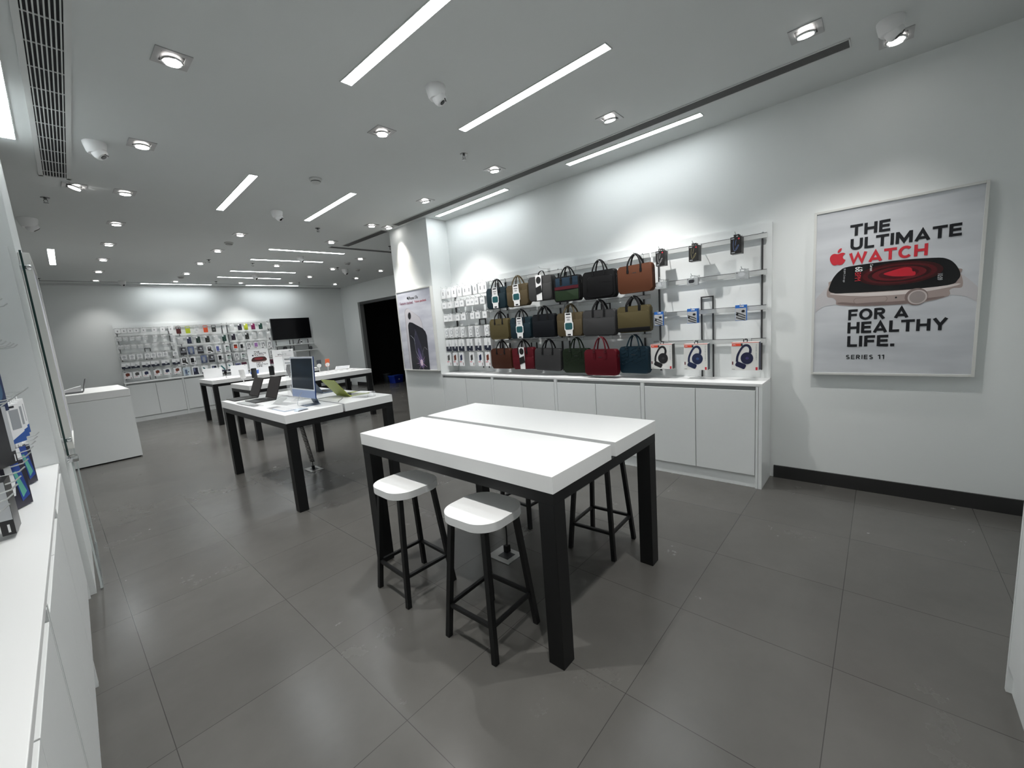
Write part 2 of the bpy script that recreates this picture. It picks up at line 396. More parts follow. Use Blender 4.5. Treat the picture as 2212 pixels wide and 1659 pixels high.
for i, (x, y) in enumerate(rowD): downlight(x, y, 'small distant downlight, %s nearest in the row left of the doorway' % ORD[i], (0, 10 if i == 3 else 0), W=SPOT_W if i < 3 else 34)
rowE = [(6.04, 9.68), (6.12, 11.09), (6.15, 12.45)]
for i, (x, y) in enumerate(rowE): downlight(x, y, 'small distant downlight, %s nearest in the row above the dark doorway' % ORD[i], W=13)

def grille(name, x0, x1, y0, y1, nbars, along, frame, label, rz=0, back=VENTD, bar=VENTW, barw=.005, cross=0):
    cx, cy = (x0+x1)/2, (y0+y1)/2; t = empty(name, (cx, cy, H), rz, label, 'air vent')
    a, b_ = (x1-x0)/2, (y1-y0)/2
    fb = MB()
    for s_ in (-1, 1):
        fb.box(-a, a, s_*b_-frame if s_ > 0 else -b_, b_ if s_ > 0 else -b_+frame, -.008, 0)
        fb.box(s_*a-frame if s_ > 0 else -a, a if s_ > 0 else -a+frame, -b_, b_, -.008, 0)
    fb.build('frame', bar if frame > .02 else VENTW, t)
    box('duct', back, -a+frame, a-frame, -b_+frame, b_-frame, -.0015, 0, t)
    sb = MB()
    for k in range(nbars):
        if along == 'y':
            p = -a+frame + (k+.5)*(2*a-2*frame)/nbars; sb.box(p-barw/2, p+barw/2, -b_+frame, b_-frame, -.007, -.001)
        else:
            p = -b_+frame + (k+.5)*(2*b_-2*frame)/nbars; sb.box(-a+frame, a-frame, p-barw/2, p+barw/2, -.007, -.001)
    for k in range(cross):
        p = -b_+frame + (k+.5)*(2*b_-2*frame)/cross; sb.box(-a+frame, a-frame, p-.003, p+.003, -.0065, -.001)
    sb.build('louvre', bar, t)
grille('air_grille', .155, .355, 1.3, 5.68, 8, 'y', .028, 'large louvred air grille with dark slots at the upper left', R(-1.5), cross=16, barw=.006)
grille('slot_vent', 3.745, 3.875, .21, 5.62, 10, 'y', .008, 'long narrow slot vent running parallel to the right wall', R(-.75), VENTG, VENTG, .004)
grille('slot_vent', 3.83, 3.975, 5.98, 7.33, 10, 'y', .008, 'short slot vent in front of the column', 0, VENTG, VENTG, .004)
grille('slot_vent', 3.70, 5.0, 7.42, 7.55, 8, 'x', .008, 'slot vent running crosswise behind the column', R(-1), VENTG, VENTG, .004)

def cctv(x, y, rz, label, s_=1.0):
    t = empty('security_camera', (x, y, H), rz, label, 'security camera'); t.scale = (s_, s_, s_)
    MB().lathe([(0, 0), (.068, 0), (.068, -.008), (.064, -.03), (.055, -.066), (.046, -.078), (0, -.08)], 28).build('housing', WHITE, t, True)
    Mx = Matrix.Translation((0, -.016, -.068)) @ Matrix.Rotation(R(-35), 4, 'X')
    MB().lathe([(0, .04), (.03, .033), (.044, .012), (.046, -.01), (.042, -.028), (.034, -.038), (0, -.040)], 24, Mx).build('eyeball', WHITE, t, True)
    MB().lathe([(.018, -.040), (.018, -.044), (0, -.044)], 16, Mx).box(-.02, .02, -.029, -.022, -.0425, -.038, M=Mx).build('lens', SCREEN, t)
for x, y, a, lab, k in (
    (.51, 4.63, 60, 'white ceiling camera left of the square downlights near the big grille', 1.05),
    (2.05, 2.34, 40, 'white ceiling camera between the two nearest linear lights', 1),
    (3.70, 0.02, 10, 'large white ceiling camera at the top right corner over a downlight', 1),
    (2.22, 5.78, 45, 'white ceiling camera between the two middle linear lights', 1),
    (.11, 7.45, 100, 'faint white ceiling camera near the left edge below a sprinkler', 1.25),
    (1.40, 12.81, 20, 'small ceiling camera against the far wall at the left', 1),
    (3.61, 8.59, 40, 'small ceiling camera in front of the second crosswise light', 1),
    (3.60, 11.22, 20, 'small ceiling camera in front of the fourth crosswise light', 1),
    (5.14, 9.81, 30, 'white ceiling camera left of the doorway', 1.1)): cctv(x, y, R(a), lab, k)
def smoke(x, y, label):
    t = empty('smoke_detector', (x, y, H), 0, label, 'smoke detector')
    MB().lathe([(0, 0), (.062, 0), (.062, -.012), (.05, -.024), (.046, -.026), (.046, -.034), (.03, -.048), (0, -.05)], 24).build('housing', mat('detector_white', (.5, .51, .5), .5), t, True)
    MB().lathe([(.047, -.026), (.047, -.033)], 24).build('sensor_slot', DGREY, t)
for x, y, lab in ((2.13, 4.43, 'smoke detector between the two middle linear lights'), (2.22, 7.85, 'smoke detector beside the second row of small downlights left of centre'),
    (2.30, 11.88, 'small smoke detector near the far left linear light'), (4.77, 8.95, 'smoke detector just right of the crosswise lights'), (5.42, 9.72, 'smoke detector nearest the doorway')): smoke(x, y, lab)
def sprinkler(x, y, label):
    t = empty('sprinkler', (x, y, H), 0, label, 'sprinkler')
    MB().lathe([(0, 0), (.036, 0), (.034, -.005), (.012, -.008), (.011, -.022), (0, -.022)], 20).build('escutcheon', mat('dark_chrome', (.18, .18, .18), .25, .9), t, True)
    b = MB().tube([(-.01, 0, -.02), (-.015, 0, -.035), (-.004, 0, -.05)], .0028, 6).tube([(.01, 0, -.02), (.015, 0, -.035), (.004, 0, -.05)], .0028, 6)
    b.lathe([(0, -.05), (.02, -.05), (.019, -.054), (0, -.054)], 16).build('deflector', mat('dark_chrome', (0,)*3), t)
for x, y, lab in ((2.94, 3.04, 'dark sprinkler head left of the downlight by the slot vent'), (.25, 6.43, 'dark sprinkler head below the end of the big grille'),
    (2.98, 6.34, 'dark sprinkler head right of the middle ceiling camera'), (.02, 9.9, 'sprinkler head left of the short upright looking light'), (.15, 12.65, 'sprinkler head at the far wall on the left'),
    (3.09, 9.65, 'sprinkler head under the second crosswise light'), (3.12, 12.53, 'sprinkler head beyond the crosswise lights, left'), (2.31, 9.5, 'sprinkler head in the rear middle downlight row'),
    (5.05, 12.33, 'sprinkler head in front of the far right downlight'), (4.86, 9.6, 'sprinkler head beside the camera left of the doorway'), (4.63, 7.0, 'sprinkler head by the column edge')): sprinkler(x, y, lab)

# ------------------------------------------------------------------ cabinets, worktops, wall boards
def cabinet(loc, rz, W, D, label, htop=.9175, end=None):
    t = empty('base_cabinet', loc, rz, label, 'cabinet', None)
    b = MB().box(.0, W, .031, D, .115, htop-.004).box(0, W, .016, D, 0, .112)
    b.build('carcass', LAC, t)
    MB().box(0, .019, 0, .03, 0, htop-.002).build('divider_panel', LAC, t); MB().box(W-.019, W, 0, .03, 0, htop-.002).build('divider_panel', LAC, t)
    box('finger_groove', GROOVE, .02, W-.02, .023, .031, htop-.034, htop-.004, t)
    for k in range(2):
        x0 = .0235 + k*(W-.041)/2; x1 = x0 + (W-.041)/2 - .006
        MB().box(x0, x1, 0, .02, .118, htop-.036, bev=.0015).build('door', LAC, t)
    return t
RB = [0, 1.08, 2.14, 3.23, 4.27]
rl = ['nearest the column', 'second from the column', 'third from the column', 'under the headphone boxes']
for i in range(4):
    cabinet((3.98, 5.03-RB[i], 0), A_RIGHT, RB[i+1]-RB[i], .36, 'white two door base cabinet on the right wall, ' + rl[i])
box('end_panel', LAC, 3.965, 4.345, .73, .757, 0, .915, label='white end panel closing the cabinet run beside the bare wall', category='panel') if False else tag(box('end_panel', LAC, 3.98, 4.345, .73, .757, 0, .9165), 'white end panel closing the right cabinet run beside the bare wall', 'panel')
tag(MB().box(3.98, 4.335, .73, 5.028, .9175, .9425, bev=.002).build('worktop', TOPW), 'long white worktop under the hanging briefcases on the right wall', 'worktop')
tag(box('wall_board', LAC, 4.33, 4.358, .73, 5.028, .943, 2.31), 'white back board behind the briefcase display', 'display board')
FB = [1.12, 2.20, 3.30, 4.40, 5.50]
fl = ['at its left end', 'behind the tables, second from the left', 'behind the tables, third from the left', 'under the television']
for i in range(4):
    cabinet((FB[i], 13.12, 0), A_FAR, FB[i+1]-FB[i], .36, 'white two door base cabinet on the far wall, ' + fl[i])
tag(MB().box(1.12, 5.5, 13.12, 13.47, .9175, .9425, bev=.002).build('worktop', TOPW), 'white worktop along the far wall below the phone cases', 'worktop')
tag(box('wall_board', LAC, 1.14, 4.50, 13.47, 13.498, .943, 2.31), 'white back board behind the phone cases on the far wall', 'display board')
tag(box('wall_board', LAC, 4.51, 5.60, 13.47, 13.498, .943, 2.28), 'white back board behind the television', 'display board')
# left run
for i, y in enumerate((-.46, .64, 1.74, 2.84)):
    cabinet(LP(0, y), A_LEFT, 1.09 if i < 3 else 1.085, .36, 'white base cabinet on the left wall, ' + ('behind the camera', 'cut by the bottom left corner', 'middle one', 'farthest one by the glass panel')[i])
o = MB().box(-.37, .0, -.46, 3.93, .9175, .9425, bev=.002).build('worktop', TOPW); o.location = (LX0, 0, 0); o.rotation_euler.z = R(-1.46)
tag(o, 'long white worktop along the left edge of the photo', 'worktop')
o = box('end_panel', LAC, -.375, .004, 3.932, 3.955, .943, 2.3); o.location = (LX0, 0, 0); o.rotation_euler.z = R(-1.46)
tag(o, 'tall white end panel at the far end of the left accessory rack', 'panel')
o = box('wall_board', LAC, -.377, -.352, -.4, 3.93, .944, 2.3); o.location = (LX0, 0, 0); o.rotation_euler.z = R(-1.46)
tag(o, 'white back board of the left accessory rack', 'display board')
# near cabinet at the right edge
cabinet((2.345, -.43, 0), A_BACK, 1.05, .40, 'white base cabinet cut by the right edge of the photo')
tag(MB().box(1.2, 2.35, -.85, -.43, .9175, .9425, bev=.002).build('worktop', TOPW), 'white worktop corner at the right edge of the photo', 'worktop')
# white reception counter far left
t = empty('reception_counter', (.775, 8.65, 0), 0, 'plain white counter block at the left with a tablet on top', 'counter')
MB().box(-1.7, 0, .0, 1.53, .02, .97).build('body', LAC, t)
MB().box(-1.7, 0, .0, 1.53, .974, 1.085, bev=.002).build('top_slab', TOPW, t)
box('plinth', BLK, -1.68, -.02, .02, 1.5, 0, .02, t)
t = empty('tablet', (.30, 9.12, 1.086), R(-95), 'thin tablet standing open on the white counter block', 'tablet')
MB().box(-.13, .13, -.20, .0, 0, .012, bev=.003).build('keyboard', DGREY, t)
MB().box(-.13, .13, -.004, .004, 0, .2, M=Matrix.Translation((0, 0, .008)) @ Matrix.Rotation(R(-14), 4, 'X')).build('screen', DGREY, t)
t = empty('price_card', (.12, 9.34, 1.086), 0, 'white wedge shaped card lying beside the tablet on the counter block', 'card')
MB().prism([(-.17, 0), (.17, 0), (.17, .09), (-.17, .012)], -.06, .06).build('card', PAPER, t)

# ------------------------------------------------------------------ racks
BRK = mat('dark_upright', (.05, .05, .052), .4, .4)
RAIL = mat('white_rail', (.62, .635, .63), .35, .2)
class Rack:
    def __init__(s, loc, rz, label):
        s.t = empty('display_rack', loc, rz, label, 'display rack'); s.hk = None; s.tilt = 0
    def up(s, x, z0, z1): MB().box(x-.0055, x+.0055, -.03, -.004, z0, z1, bev=.0015).build('upright', BRK, s.t); MB().lathe([(0, 0), (.008, 0), (.008, .012), (0, .016)], 12, Matrix.Translation((x, -.018, z1))).build('finial', CHROME, s.t)
    def rail(s, x0, x1, z):
        r_ = MB().box(x0, x1, -.046, -.031, z-.021, z+.021, bev=.002).build('rail', RAIL, s.t); box('top_edge', BRK, x0+.001, x1-.001, -.047, -.040, z+.019, z+.0225, r_)
    def loop(s, x0, x1, z0, z1, up=True):
        b = MB().box(x0-.006, x0+.006, -.024, -.012, z0, z1).box(x1-.006, x1+.006, -.024, -.012, z0, z1)
        zz = z1 if up else z0; b.box(x0-.006, x1+.006, -.024, -.012, zz-.006, zz+.006); b.build('bracket_loop', BRK, s.t)
    def hook(s, x, z, L=.17):
        if L not in HOOKS:
            o = MB().box(-.016, .016, -.0575, -.0465, -.024, .012).tube([(0, -.05, 0), (0, -L+.03, 0), (0, -L, .006), (0, -L-.018, .022)], .0028, 6).build('display_hook', STEEL)
            HOOKS[L] = o
        else:
            o = HOOKS[L].copy(); COL.objects.link(o)
        lx, ly = s.t.location.x, s.t.location.y; a = s.t.rotation_euler.z
        o.location = (lx + x*math.cos(a), ly + x*math.sin(a), z); o.rotation_euler = (0, 0, a)
        return tag(o, 'thin steel hook on the ' + s.t['label'].replace('rack', 'rack', 1), 'hook', 'hooks on the ' + s.t['label'])
HOOKS = {}
PROTO = {}
def put(key, fn, loc, rz, label, cat, group=None, tilt=0):
    if key not in PROTO: r_ = PROTO[key] = fn(); first = True
    else: r_ = copy_tree(PROTO[key]); first = False
    for k in ('group',):
        if k in r_: del r_[k]
    r_.location = loc; r_.rotation_euler = (0, tilt, rz)
    return tag(r_, label, cat, group)
def pkg(name, w_, h_, d_, body, patches=(), tab=None, bm=.0012):
    """hanging carton; origin at the hanging point, body below it, front at y=0"""
    t = empty(name)
    top = -.018 if tab else 0
    ct = MB().box(-w_/2, w_/2, 0, d_, top-h_, top, bev=bm).build('carton', body, t)
    if tab:
        b = MB(); b.box(-.022, .022, d_/2-.0008, d_/2+.0008, -.004, .004).box(-.022, -.012, d_/2-.0008, d_/2+.0008, top, -.004).box(.012, .022, d_/2-.0008, d_/2+.0008, top, -.004)
        b.build('hang_tab', tab, t)
    for i, (pn, pm, shp) in enumerate(patches):
        # shp is an outline in units of the front face (0..1, 0..1)
        pts = [((u-.5)*w_, top-h_+v*h_) for u, v in shp]
        MB().prism(pts, -.0006-.0004*i, .0).build(pn, pm, ct)
    return t
def rc(u0, u1, v0, v1): return [(u0, v0), (u1, v0), (u1, v1), (u0, v1)]
ink = lambda n, c, r=.45: mat(n, c, r)
GREYINK = ink('grey_ink', (.25, .26, .27)); NAVY = ink('navy_print', (.012, .016, .035)); LGREY = ink('light_grey_print', (.5, .52, .54))
MIDG = ink('mid_grey_print', (.32, .34, .36)); TEALP = ink('teal_print', (.02, .14, .15)); BLUEP = ink('blue_print', (.02, .14, .5)); PURP = ink('purple_print', (.3, .12, .42))
REDORG = ink('orange_red_print', (.75, .07, .03)); WINE = ink('wine_print', (.12, .02, .03)); BRNP = ink('brown_print', (.16, .035, .015)); SLATE = ink('slate_blue_print', (.09, .13, .22))
def f_cable(): return pkg('cable_carton', .088, .135, .022, PAPER, [('logo', GREYINK, rc(.4, .6, .35, .72))], PAPER)
def f_small(): return pkg('adapter_carton', .088, .088, .028, PAPER, [('logo', LGREY, rc(.3, .7, .35, .65))], PAPER)
def f_ring(): return pkg('charger_carton', .098, .15, .035, PAPER, [('picture', LGREY, ell(.5, .55, .3, .24, 16)), ('centre', PAPER, ell(.5, .55, .18, .14, 16)), ('specs', GREYINK, rc(.35, .7, .08, .15)), ('code', GREYINK, rc(.84, .92, .1, .9))])
def f_plug(): return pkg('plug_carton', .13, .175, .04, PAPER, [('lower_band', NAVY, rc(0, 1, 0, .42)), ('picture', LGREY, [(.4, .25), (.58, .22), (.75, .6), (.6, .72), (.5, .7)]), ('cable_picture', LGREY, rc(.55, .6, .6, .95))])
def f_wall(colr):
    def g(): return pkg('wallet_carton', .10, .2, .02, PAPER, [('picture', ink('wallet_'+colr, {'brown': (.15, .03, .012), 'grey': (.07, .07, .065), 'navy': (.012, .02, .07)}[colr]), [(.28, .42), (.5, .36), (.5, .44), (.75, .46), (.75, .82), (.56, .88), (.55, .82), (.28, .78)]), ('red_line', RED, rc(.08, .55, .29, .33)), ('corner_mark', WINE, rc(.8, .9, .05, .25))], PAPER)
    return g
# --- right wall, left bay beside the column
rk = Rack((4.33, 5.03, 0), A_RIGHT, 'rack of small cartons beside the column')
for x in (.1, 1.02): rk.up(x, 1.25, 2.23)
rk.loop(.60, .72, 1.0, 1.72)
XR = lambda Y: 5.03 - Y
rowsL = {
 'A': (2.225, [4.97, 4.85, 4.72, 4.60, 4.48, 4.39, 4.27, 4.16, 4.08], f_cable, 'white cable carton hanging in the top row of the rack beside the column'),
 'B': (2.03, [4.97, 4.84, 4.68, 4.57, 4.43, 4.35, 4.26, 4.14], f_small, 'small square white carton in the second row of the rack beside the column'),
 'C': (1.835, [4.96, 4.86, 4.69, 4.56, 4.37, 4.26, 4.12], f_small, 'small square white carton in the third row of the rack beside the column'),
 'D': (1.63, [4.97, 4.86, 4.73, 4.60, 4.43, 4.29, 4.10], f_ring, 'white charger carton with a round picture in the fourth row beside the column'),
 'E': (1.45, [4.95, 4.81, 4.66, 4.48, 4.30, 4.11], f_plug, 'white and navy plug carton in the fifth row beside the column')}
for k, (z, ys, fn, lab) in rowsL.items():
    rk.rail(.02, 1.04, z-.01)
    for i, Y in enumerate(ys):
        rk.hook(XR(Y), z, .235)
        jit = random.uniform(-.09, .09) if k in 'ABC' else random.uniform(-.03, .03)
        dep = {'A': .031, 'B': .032, 'C': .032, 'D': .038, 'E': .043}[k]
        for q in range(2 + (i % 2 if k != 'E' else 0)):
            put('rb'+k, fn, (4.115+dep*q, Y, z-.002), A_RIGHT+jit*(1-q*.3), lab, 'carton', {'A': 'cable cartons in the top row beside the column', 'B': 'square cartons in the second row beside the column', 'C': 'square cartons in the third row beside the column', 'D': 'charger cartons in the fourth row beside the column', 'E': 'plug cartons in the fifth row beside the column'}[k])
rk.rail(.02, 1.04, 1.265)
for Y, c_, lab in ((4.98, 'grey', 'carton with a grey wallet picture, leftmost in the bottom row beside the column'), (4.83, 'brown', 'carton with a brown wallet picture, left of the navy one beside the column'), (4.69, 'navy', 'carton with a navy wallet picture, left one in the bottom row beside the column'),
                   (4.46, 'grey', 'carton with a grey wallet picture between the two navy ones'), (4.28, 'navy', 'carton with a navy wallet picture, right one in the bottom row beside the column'), (4.13, 'brown', 'carton with a brown wallet picture partly behind the brown briefcase')):
    rk.hook(XR(Y), 1.27, .235); put('rw'+c_, f_wall(c_), (4.115, Y, 1.268), A_RIGHT, lab, 'carton')
# --- right wall, bag bays
rk = Rack((4.33, 5.03, 0), A_RIGHT, 'rack carrying the briefcases on the right wall')
for x in (1.165, 2.05, 2.16, 3.13): rk.up(x, .98 if x in (2.05,) else 1.1, 2.225)
for z in (2.203, 1.784, 1.376): rk.rail(1.10, 2.12, z); rk.rail(2.15, 3.215, z)
rk.loop(1.55, 1.64, 1.0, 1.35, False); rk.loop(2.62, 2.73, 1.4, 1.76)
RBAG = rk
# --- right wall, headphone bay
rk = Rack((4.33, 5.03, 0), A_RIGHT, 'rack of headphone boxes beside the bare wall')
rk.up(3.30, 1.0, 2.20); rk.up(4.23, 1.02, 2.225); rk.loop(3.715, 3.82, .945, 1.725)
for z in (2.203, 1.893, 1.585, 1.29): rk.rail(3.235, 4.27, z)
RH = rk

# ------------------------------------------------------------------ bags
LEA = {}
def leather(n, c, r=.5):
    return mat('leather_'+n, c, .58, bump=.25, bscale=160, var=.08, spec=.2)
BCOL = dict(teal=(.013, .035, .048), khaki=(.125, .095, .05), greyp=(.075, .075, .075), black=(.006, .006, .007), brown=(.15, .052, .024), navy=(.006, .008, .012), grey=(.06, .06, .062), khakig=(.13, .105, .045), brown2=(.08, .026, .013), red=(.13, .006, .014), green=(.012, .024, .01), redb=(.13, .004, .012), chev=(.008, .032, .052))
BCOL = {k: tuple(x*.62 for x in v) for k, v in BCOL.items()}
DSTR = leather('black_strap', (.007, .007, .008)); BUCK = mat('gunmetal', (.1, .1, .1), .3, .9)
TAGW = mat('white_tag', (.8, .8, .8), .45); TAGT = mat('teal_tag_window', (.015, .09, .1), .35); TAGK = mat('black_tag', (.012, .012, .012), .4)
def bag(loc, yaw, roll, w_, h_, col, label, sname=None, tagk=None, pocket=None, style='strap', extra=None, apex=.245, thick=.075, logo=True, wide=.014):
    m = leather(col, BCOL[col]); st = {'self': m}.get(sname, DSTR)
    t = empty('briefcase', loc, yaw, label, 'bag', None); t.rotation_euler = (0, -roll, yaw) if False else (0, 0, yaw)
    Rm = Matrix.Rotation(-roll, 4, 'Y')
    b = MB().prism(rrect(0, 0, w_, h_, .03), -thick/2, thick/2, bev=.014)
    if extra == 'chevron':
        for i in range(6):
            for j in range(5):
                cx = -w_/2+.05+i*(w_-.1)/5 + 0; cz = -h_/2+.09+j*.038 + (.019 if i % 2 else 0)
                b.tube([(cx-.024, -thick/2-.001, cz+.014), (cx, -thick/2-.002, cz), (cx+.024, -thick/2-.001, cz+.014)], .0019, 5)
    # seam around the gusset
    b.prism(rrect(0, 0, w_+.004, h_+.004, .032), -thick/2+.016, -thick/2+.02); b.prism(rrect(0, 0, w_+.004, h_+.004, .032), thick/2-.02, thick/2-.016)
    body = b.build('body', m, t, True)
    fy = -thick/2
    if extra == 'tri':
        MB().prism([(-w_/2+.03, .03), (w_/2-.02, .03), (w_/2-.02, h_/2-.014), (-w_/2+.03, h_/2-.014)], fy-.003, fy+.004, bev=.002).build('blue_front_panel', leather('tri_blue', (.016, .035, .058)), t, True)
        MB().prism([(-w_/2+.015, -.005), (w_/2-.015, -.005), (w_/2-.015, .03), (-w_/2+.015, .03)], fy-.0035, fy+.004).build('wine_stripe', leather('tri_wine', (.075, .01, .016)), t)
        MB().prism([(-w_/2+.02, -h_/2+.012), (w_/2-.02, -h_/2+.012), (w_/2-.015, -.012), (.02, -.022), (-.02, -.022), (-w_/2+.015, -.012)], fy-.004, fy+.004, bev=.002).build('green_front_panel', leather('tri_green', (.016, .032, .014)), t, True)
    if extra == 'blackbottom':
        MB().prism([(-w_/2+.006, -h_/2+.008), (w_/2-.006, -h_/2+.008), (w_/2-.002, -h_/2+.05), (-w_/2+.002, -h_/2+.05)], fy-.0095, -fy+.003, bev=.002).build('bottom_band', leather('black', BCOL['black']), t, True)
    if pocket:
        p0 = h_/2 - pocket
        MB().prism(rrect(0, (p0-h_/2)/2+.004, w_-.012, p0+h_/2-.008, .024), fy-.006, fy+.01, bev=.005).build('front_pocket', m, t, True)
    if extra == 'zip':
        MB().prism(rrect(.02, -.02, w_-.09, h_-.075, .03), fy-.008, fy+.01, bev=.006).box(w_*.12, w_*.36, fy-.010, fy-.006, .018, .021).box(-w_*.36, -w_*.345, fy-.011, fy-.005, -.07, -.03).build('front_pocket', leather('black', BCOL['black']), t, True)
    # handles
    hb = h_/2 - .05
    hx = .07 if style != 'wide' else .08
    if style == 'pack':
        MB().tube(spline([(-.05, 0, h_/2-.01), (-.03, -.01, h_/2+.045), (.02, 0, h_/2+.06), (.05, 0, h_/2-.005)], 6, False), .01, flat=(.004, .012)).build('handle', DSTR, t, True)
    else:
        for yy in (-1, 1):
            y0 = yy*(thick/2+.002)
            pts = spline([(-hx, y0, hb), (-hx*.97, y0*.95, h_/2+.012), (-hx*.55, y0*.5, apex-.028), (0, y0*.12, apex), (hx*.55, y0*.5, apex-.028), (hx*.97, y0*.95, h_/2+.012), (hx, y0, hb)], 6, False)
            MB().tube(pts, .01, flat=(wide*.75, .004) if style == 'strap' else (.0085, .0075)).build('handle', st, t, True)
        hfront = KIDS[t.name][-2]
    if style == 'ring':
        for s_ in (-1, 1):
            MB().prism(rrect(s_*hx, hb-.012, .03, .08, .012), fy-.0055, fy-.0005).build('handle_patch', st, hfront)
            MB().tube([(s_*hx-.013, fy-.008, h_/2-.028), (s_*hx+.013, fy-.008, h_/2-.028), (s_*hx+.013, fy-.008, h_/2-.006), (s_*hx-.013, fy-.008, h_/2-.006), (s_*hx-.013, fy-.008, h_/2-.028)], .0022, 6).build('buckle', BUCK, hfront)
    elif style != 'pack':
        for s_ in (-1, 1): MB().prism(rrect(s_*hx, hb-.01, .024, .035, .006), fy-.005, fy-.0005).build('handle_patch', st, hfront)
    for s_ in (-1, 1): MB().tube([(s_*(w_/2-.002), 0, h_/2-.06), (s_*(w_/2+.006), 0, h_/2-.068), (s_*(w_/2+.006), 0, h_/2-.09), (s_*(w_/2-.002), 0, h_/2-.098)], .004, 6).build('strap_ring', BUCK, t)
    if logo and not tagk: MB().box(-.022, .022, fy-.0015 - (.006 if pocket else 0), fy, .055, .061).build('maker_mark', BUCK, t)
    if tagk == 'teal':
        yf = fy-.02
        MB().prism([(-.045, h_/2+.0), (.045, h_/2+.0), (.05, .06), (.052, .03), (.062, .02), (.062, -.055), (.05, -.07), (.047, -h_/2+.005), (-.043, -h_/2+.005), (-.047, -.07), (-.06, -.055), (-.06, .02), (-.05, .03), (-.048, .06)], yf, yf+.003).build('hang_tag', TAGW, t); tg = KIDS[t.name][-1]
        MB().prism(rrect(.001, -.018, .10, .078, .02), yf-.0015, yf).build('tag_window', TAGT, tg)
        MB().box(-.03, .03, yf-.001, yf, .112, .128).box(-.03, .03, yf-.001, yf, .082, .089).box(-.02, .02, yf-.001, yf, .062, .066).box(-.02, .02, yf-.001, yf, .05, .054).box(-.02, .024, yf-.001, yf, -.125, -.108).build('tag_print', INK, tg)
    if tagk == 'black':
        yf = fy-.02
        MB().prism([(-.045, h_/2+.01), (.045, h_/2+.01), (.04, -h_/2+.002), (-.04, -h_/2+.002)], yf, yf+.003).build('hang_tag', TAGW, t); tg = KIDS[t.name][-1]
        MB().prism(ell(0, .095, .036, .042), yf-.0015, yf).build('tag_window', TAGK, tg)
        MB().prism([(-.05, .01), (.035, .035), (.045, -.05), (-.04, -.075)], yf-.0025, yf).build('tag_picture', TAGK, tg)
    if roll:
        def rr_(p):
            for ch in KIDS.get(p.name, []): ch.data.transform(Rm); rr_(ch)
        rr_(t)
    return t
BX = 4.12
def bg(Y, z, w_, h_, col, label, **kw):
    yaw = kw.pop('yaw', 0); roll = R(kw.pop('roll', 0)); X = kw.pop('X', BX); hz = z + kw.get('apex', .245)
    bag((X, Y, z), A_RIGHT+R(yaw), roll, w_, h_, col, label, **kw)
    RBAG.hook(5.03-Y, hz-.008, 4.33-X+.03)
bg(3.845, 1.970, .35, .272, 'teal', 'dark teal briefcase with white tag, leftmost in the top row', tagk='teal', pocket=.075, sname=None)
bg(3.474, 1.968, .352, .272, 'khaki', 'khaki brown briefcase with white tag, second in the top row', tagk='teal', pocket=.08, sname='self', roll=1)
bg(3.095, 2.012, .35, .29, 'greyp', 'grey backpack style bag with a black and white tag in the top row', tagk='black', pocket=.09, style='pack', thick=.10)
bg(2.722, 1.966, .355, .285, 'black', 'blue, wine and green panelled briefcase in the top row', extra='tri', style='ring', apex=.25)
bg(2.304, 1.962, .395, .295, 'black', 'large black briefcase with zipped front pocket in the top row', extra='zip', style='tube', apex=.262, roll=0)
bg(1.891, 1.972, .37, .275, 'brown', 'tan brown leather briefcase, rightmost in the top row', apex=.245, roll=1, wide=.013)
bg(3.836, 1.560, .335, .272, 'khakig', 'small khaki briefcase with dark straps, leftmost in the middle row', apex=.23)
bg(3.457, 1.555, .342, .268, 'teal', 'dark teal briefcase with white tag in the middle row', tagk='teal', pocket=.075, apex=.23)
bg(3.086, 1.562, .345, .28, 'navy', 'very dark navy briefcase in the middle row', pocket=.075, apex=.23, wide=.02, logo=False)
bg(2.720, 1.554, .352, .272, 'khaki', 'khaki briefcase with white tag, middle of the middle row', tagk='teal', pocket=.08, sname='self', apex=.235, X=4.14)
bg(2.325, 1.552, .405, .28, 'grey', 'grey briefcase with a wide front pocket in the middle row', pocket=.085, apex=.243, roll=-1.2, wide=.018)
bg(1.918, 1.564, .355, .27, 'khakig', 'khaki briefcase with black bottom band, rightmost in the middle row', extra='blackbottom', pocket=.055, apex=.228, wide=.02, logo=False, roll=1)
bg(3.841, 1.160, .365, .272, 'brown2', 'dark brown briefcase, leftmost in the bottom row', apex=.24)
bg(3.450, 1.160, .36, .275, 'red', 'red briefcase with a black and white tag in the bottom row', tagk='black', pocket=.12, apex=.235, roll=2)
bg(3.062, 1.146, .36, .272, 'grey', 'grey briefcase turned slightly sideways in the bottom row', apex=.245, yaw=8, roll=-3)
bg(2.666, 1.126, .36, .284, 'green', 'dark green briefcase with embossed pattern in the bottom row', extra='chevron', style='ring', sname='self', apex=.268, X=4.15)
bg(2.290, 1.118, .395, .285, 'redb', 'crimson leather briefcase nearest the worktop edge in the bottom row', style='ring', sname='self', apex=.275, X=4.055)
bg(1.930, 1.137, .332, .28, 'chev', 'blue briefcase with embossed chevrons, rightmost in the bottom row', extra='chevron', style='ring', sname='self', apex=.262, yaw=-4)

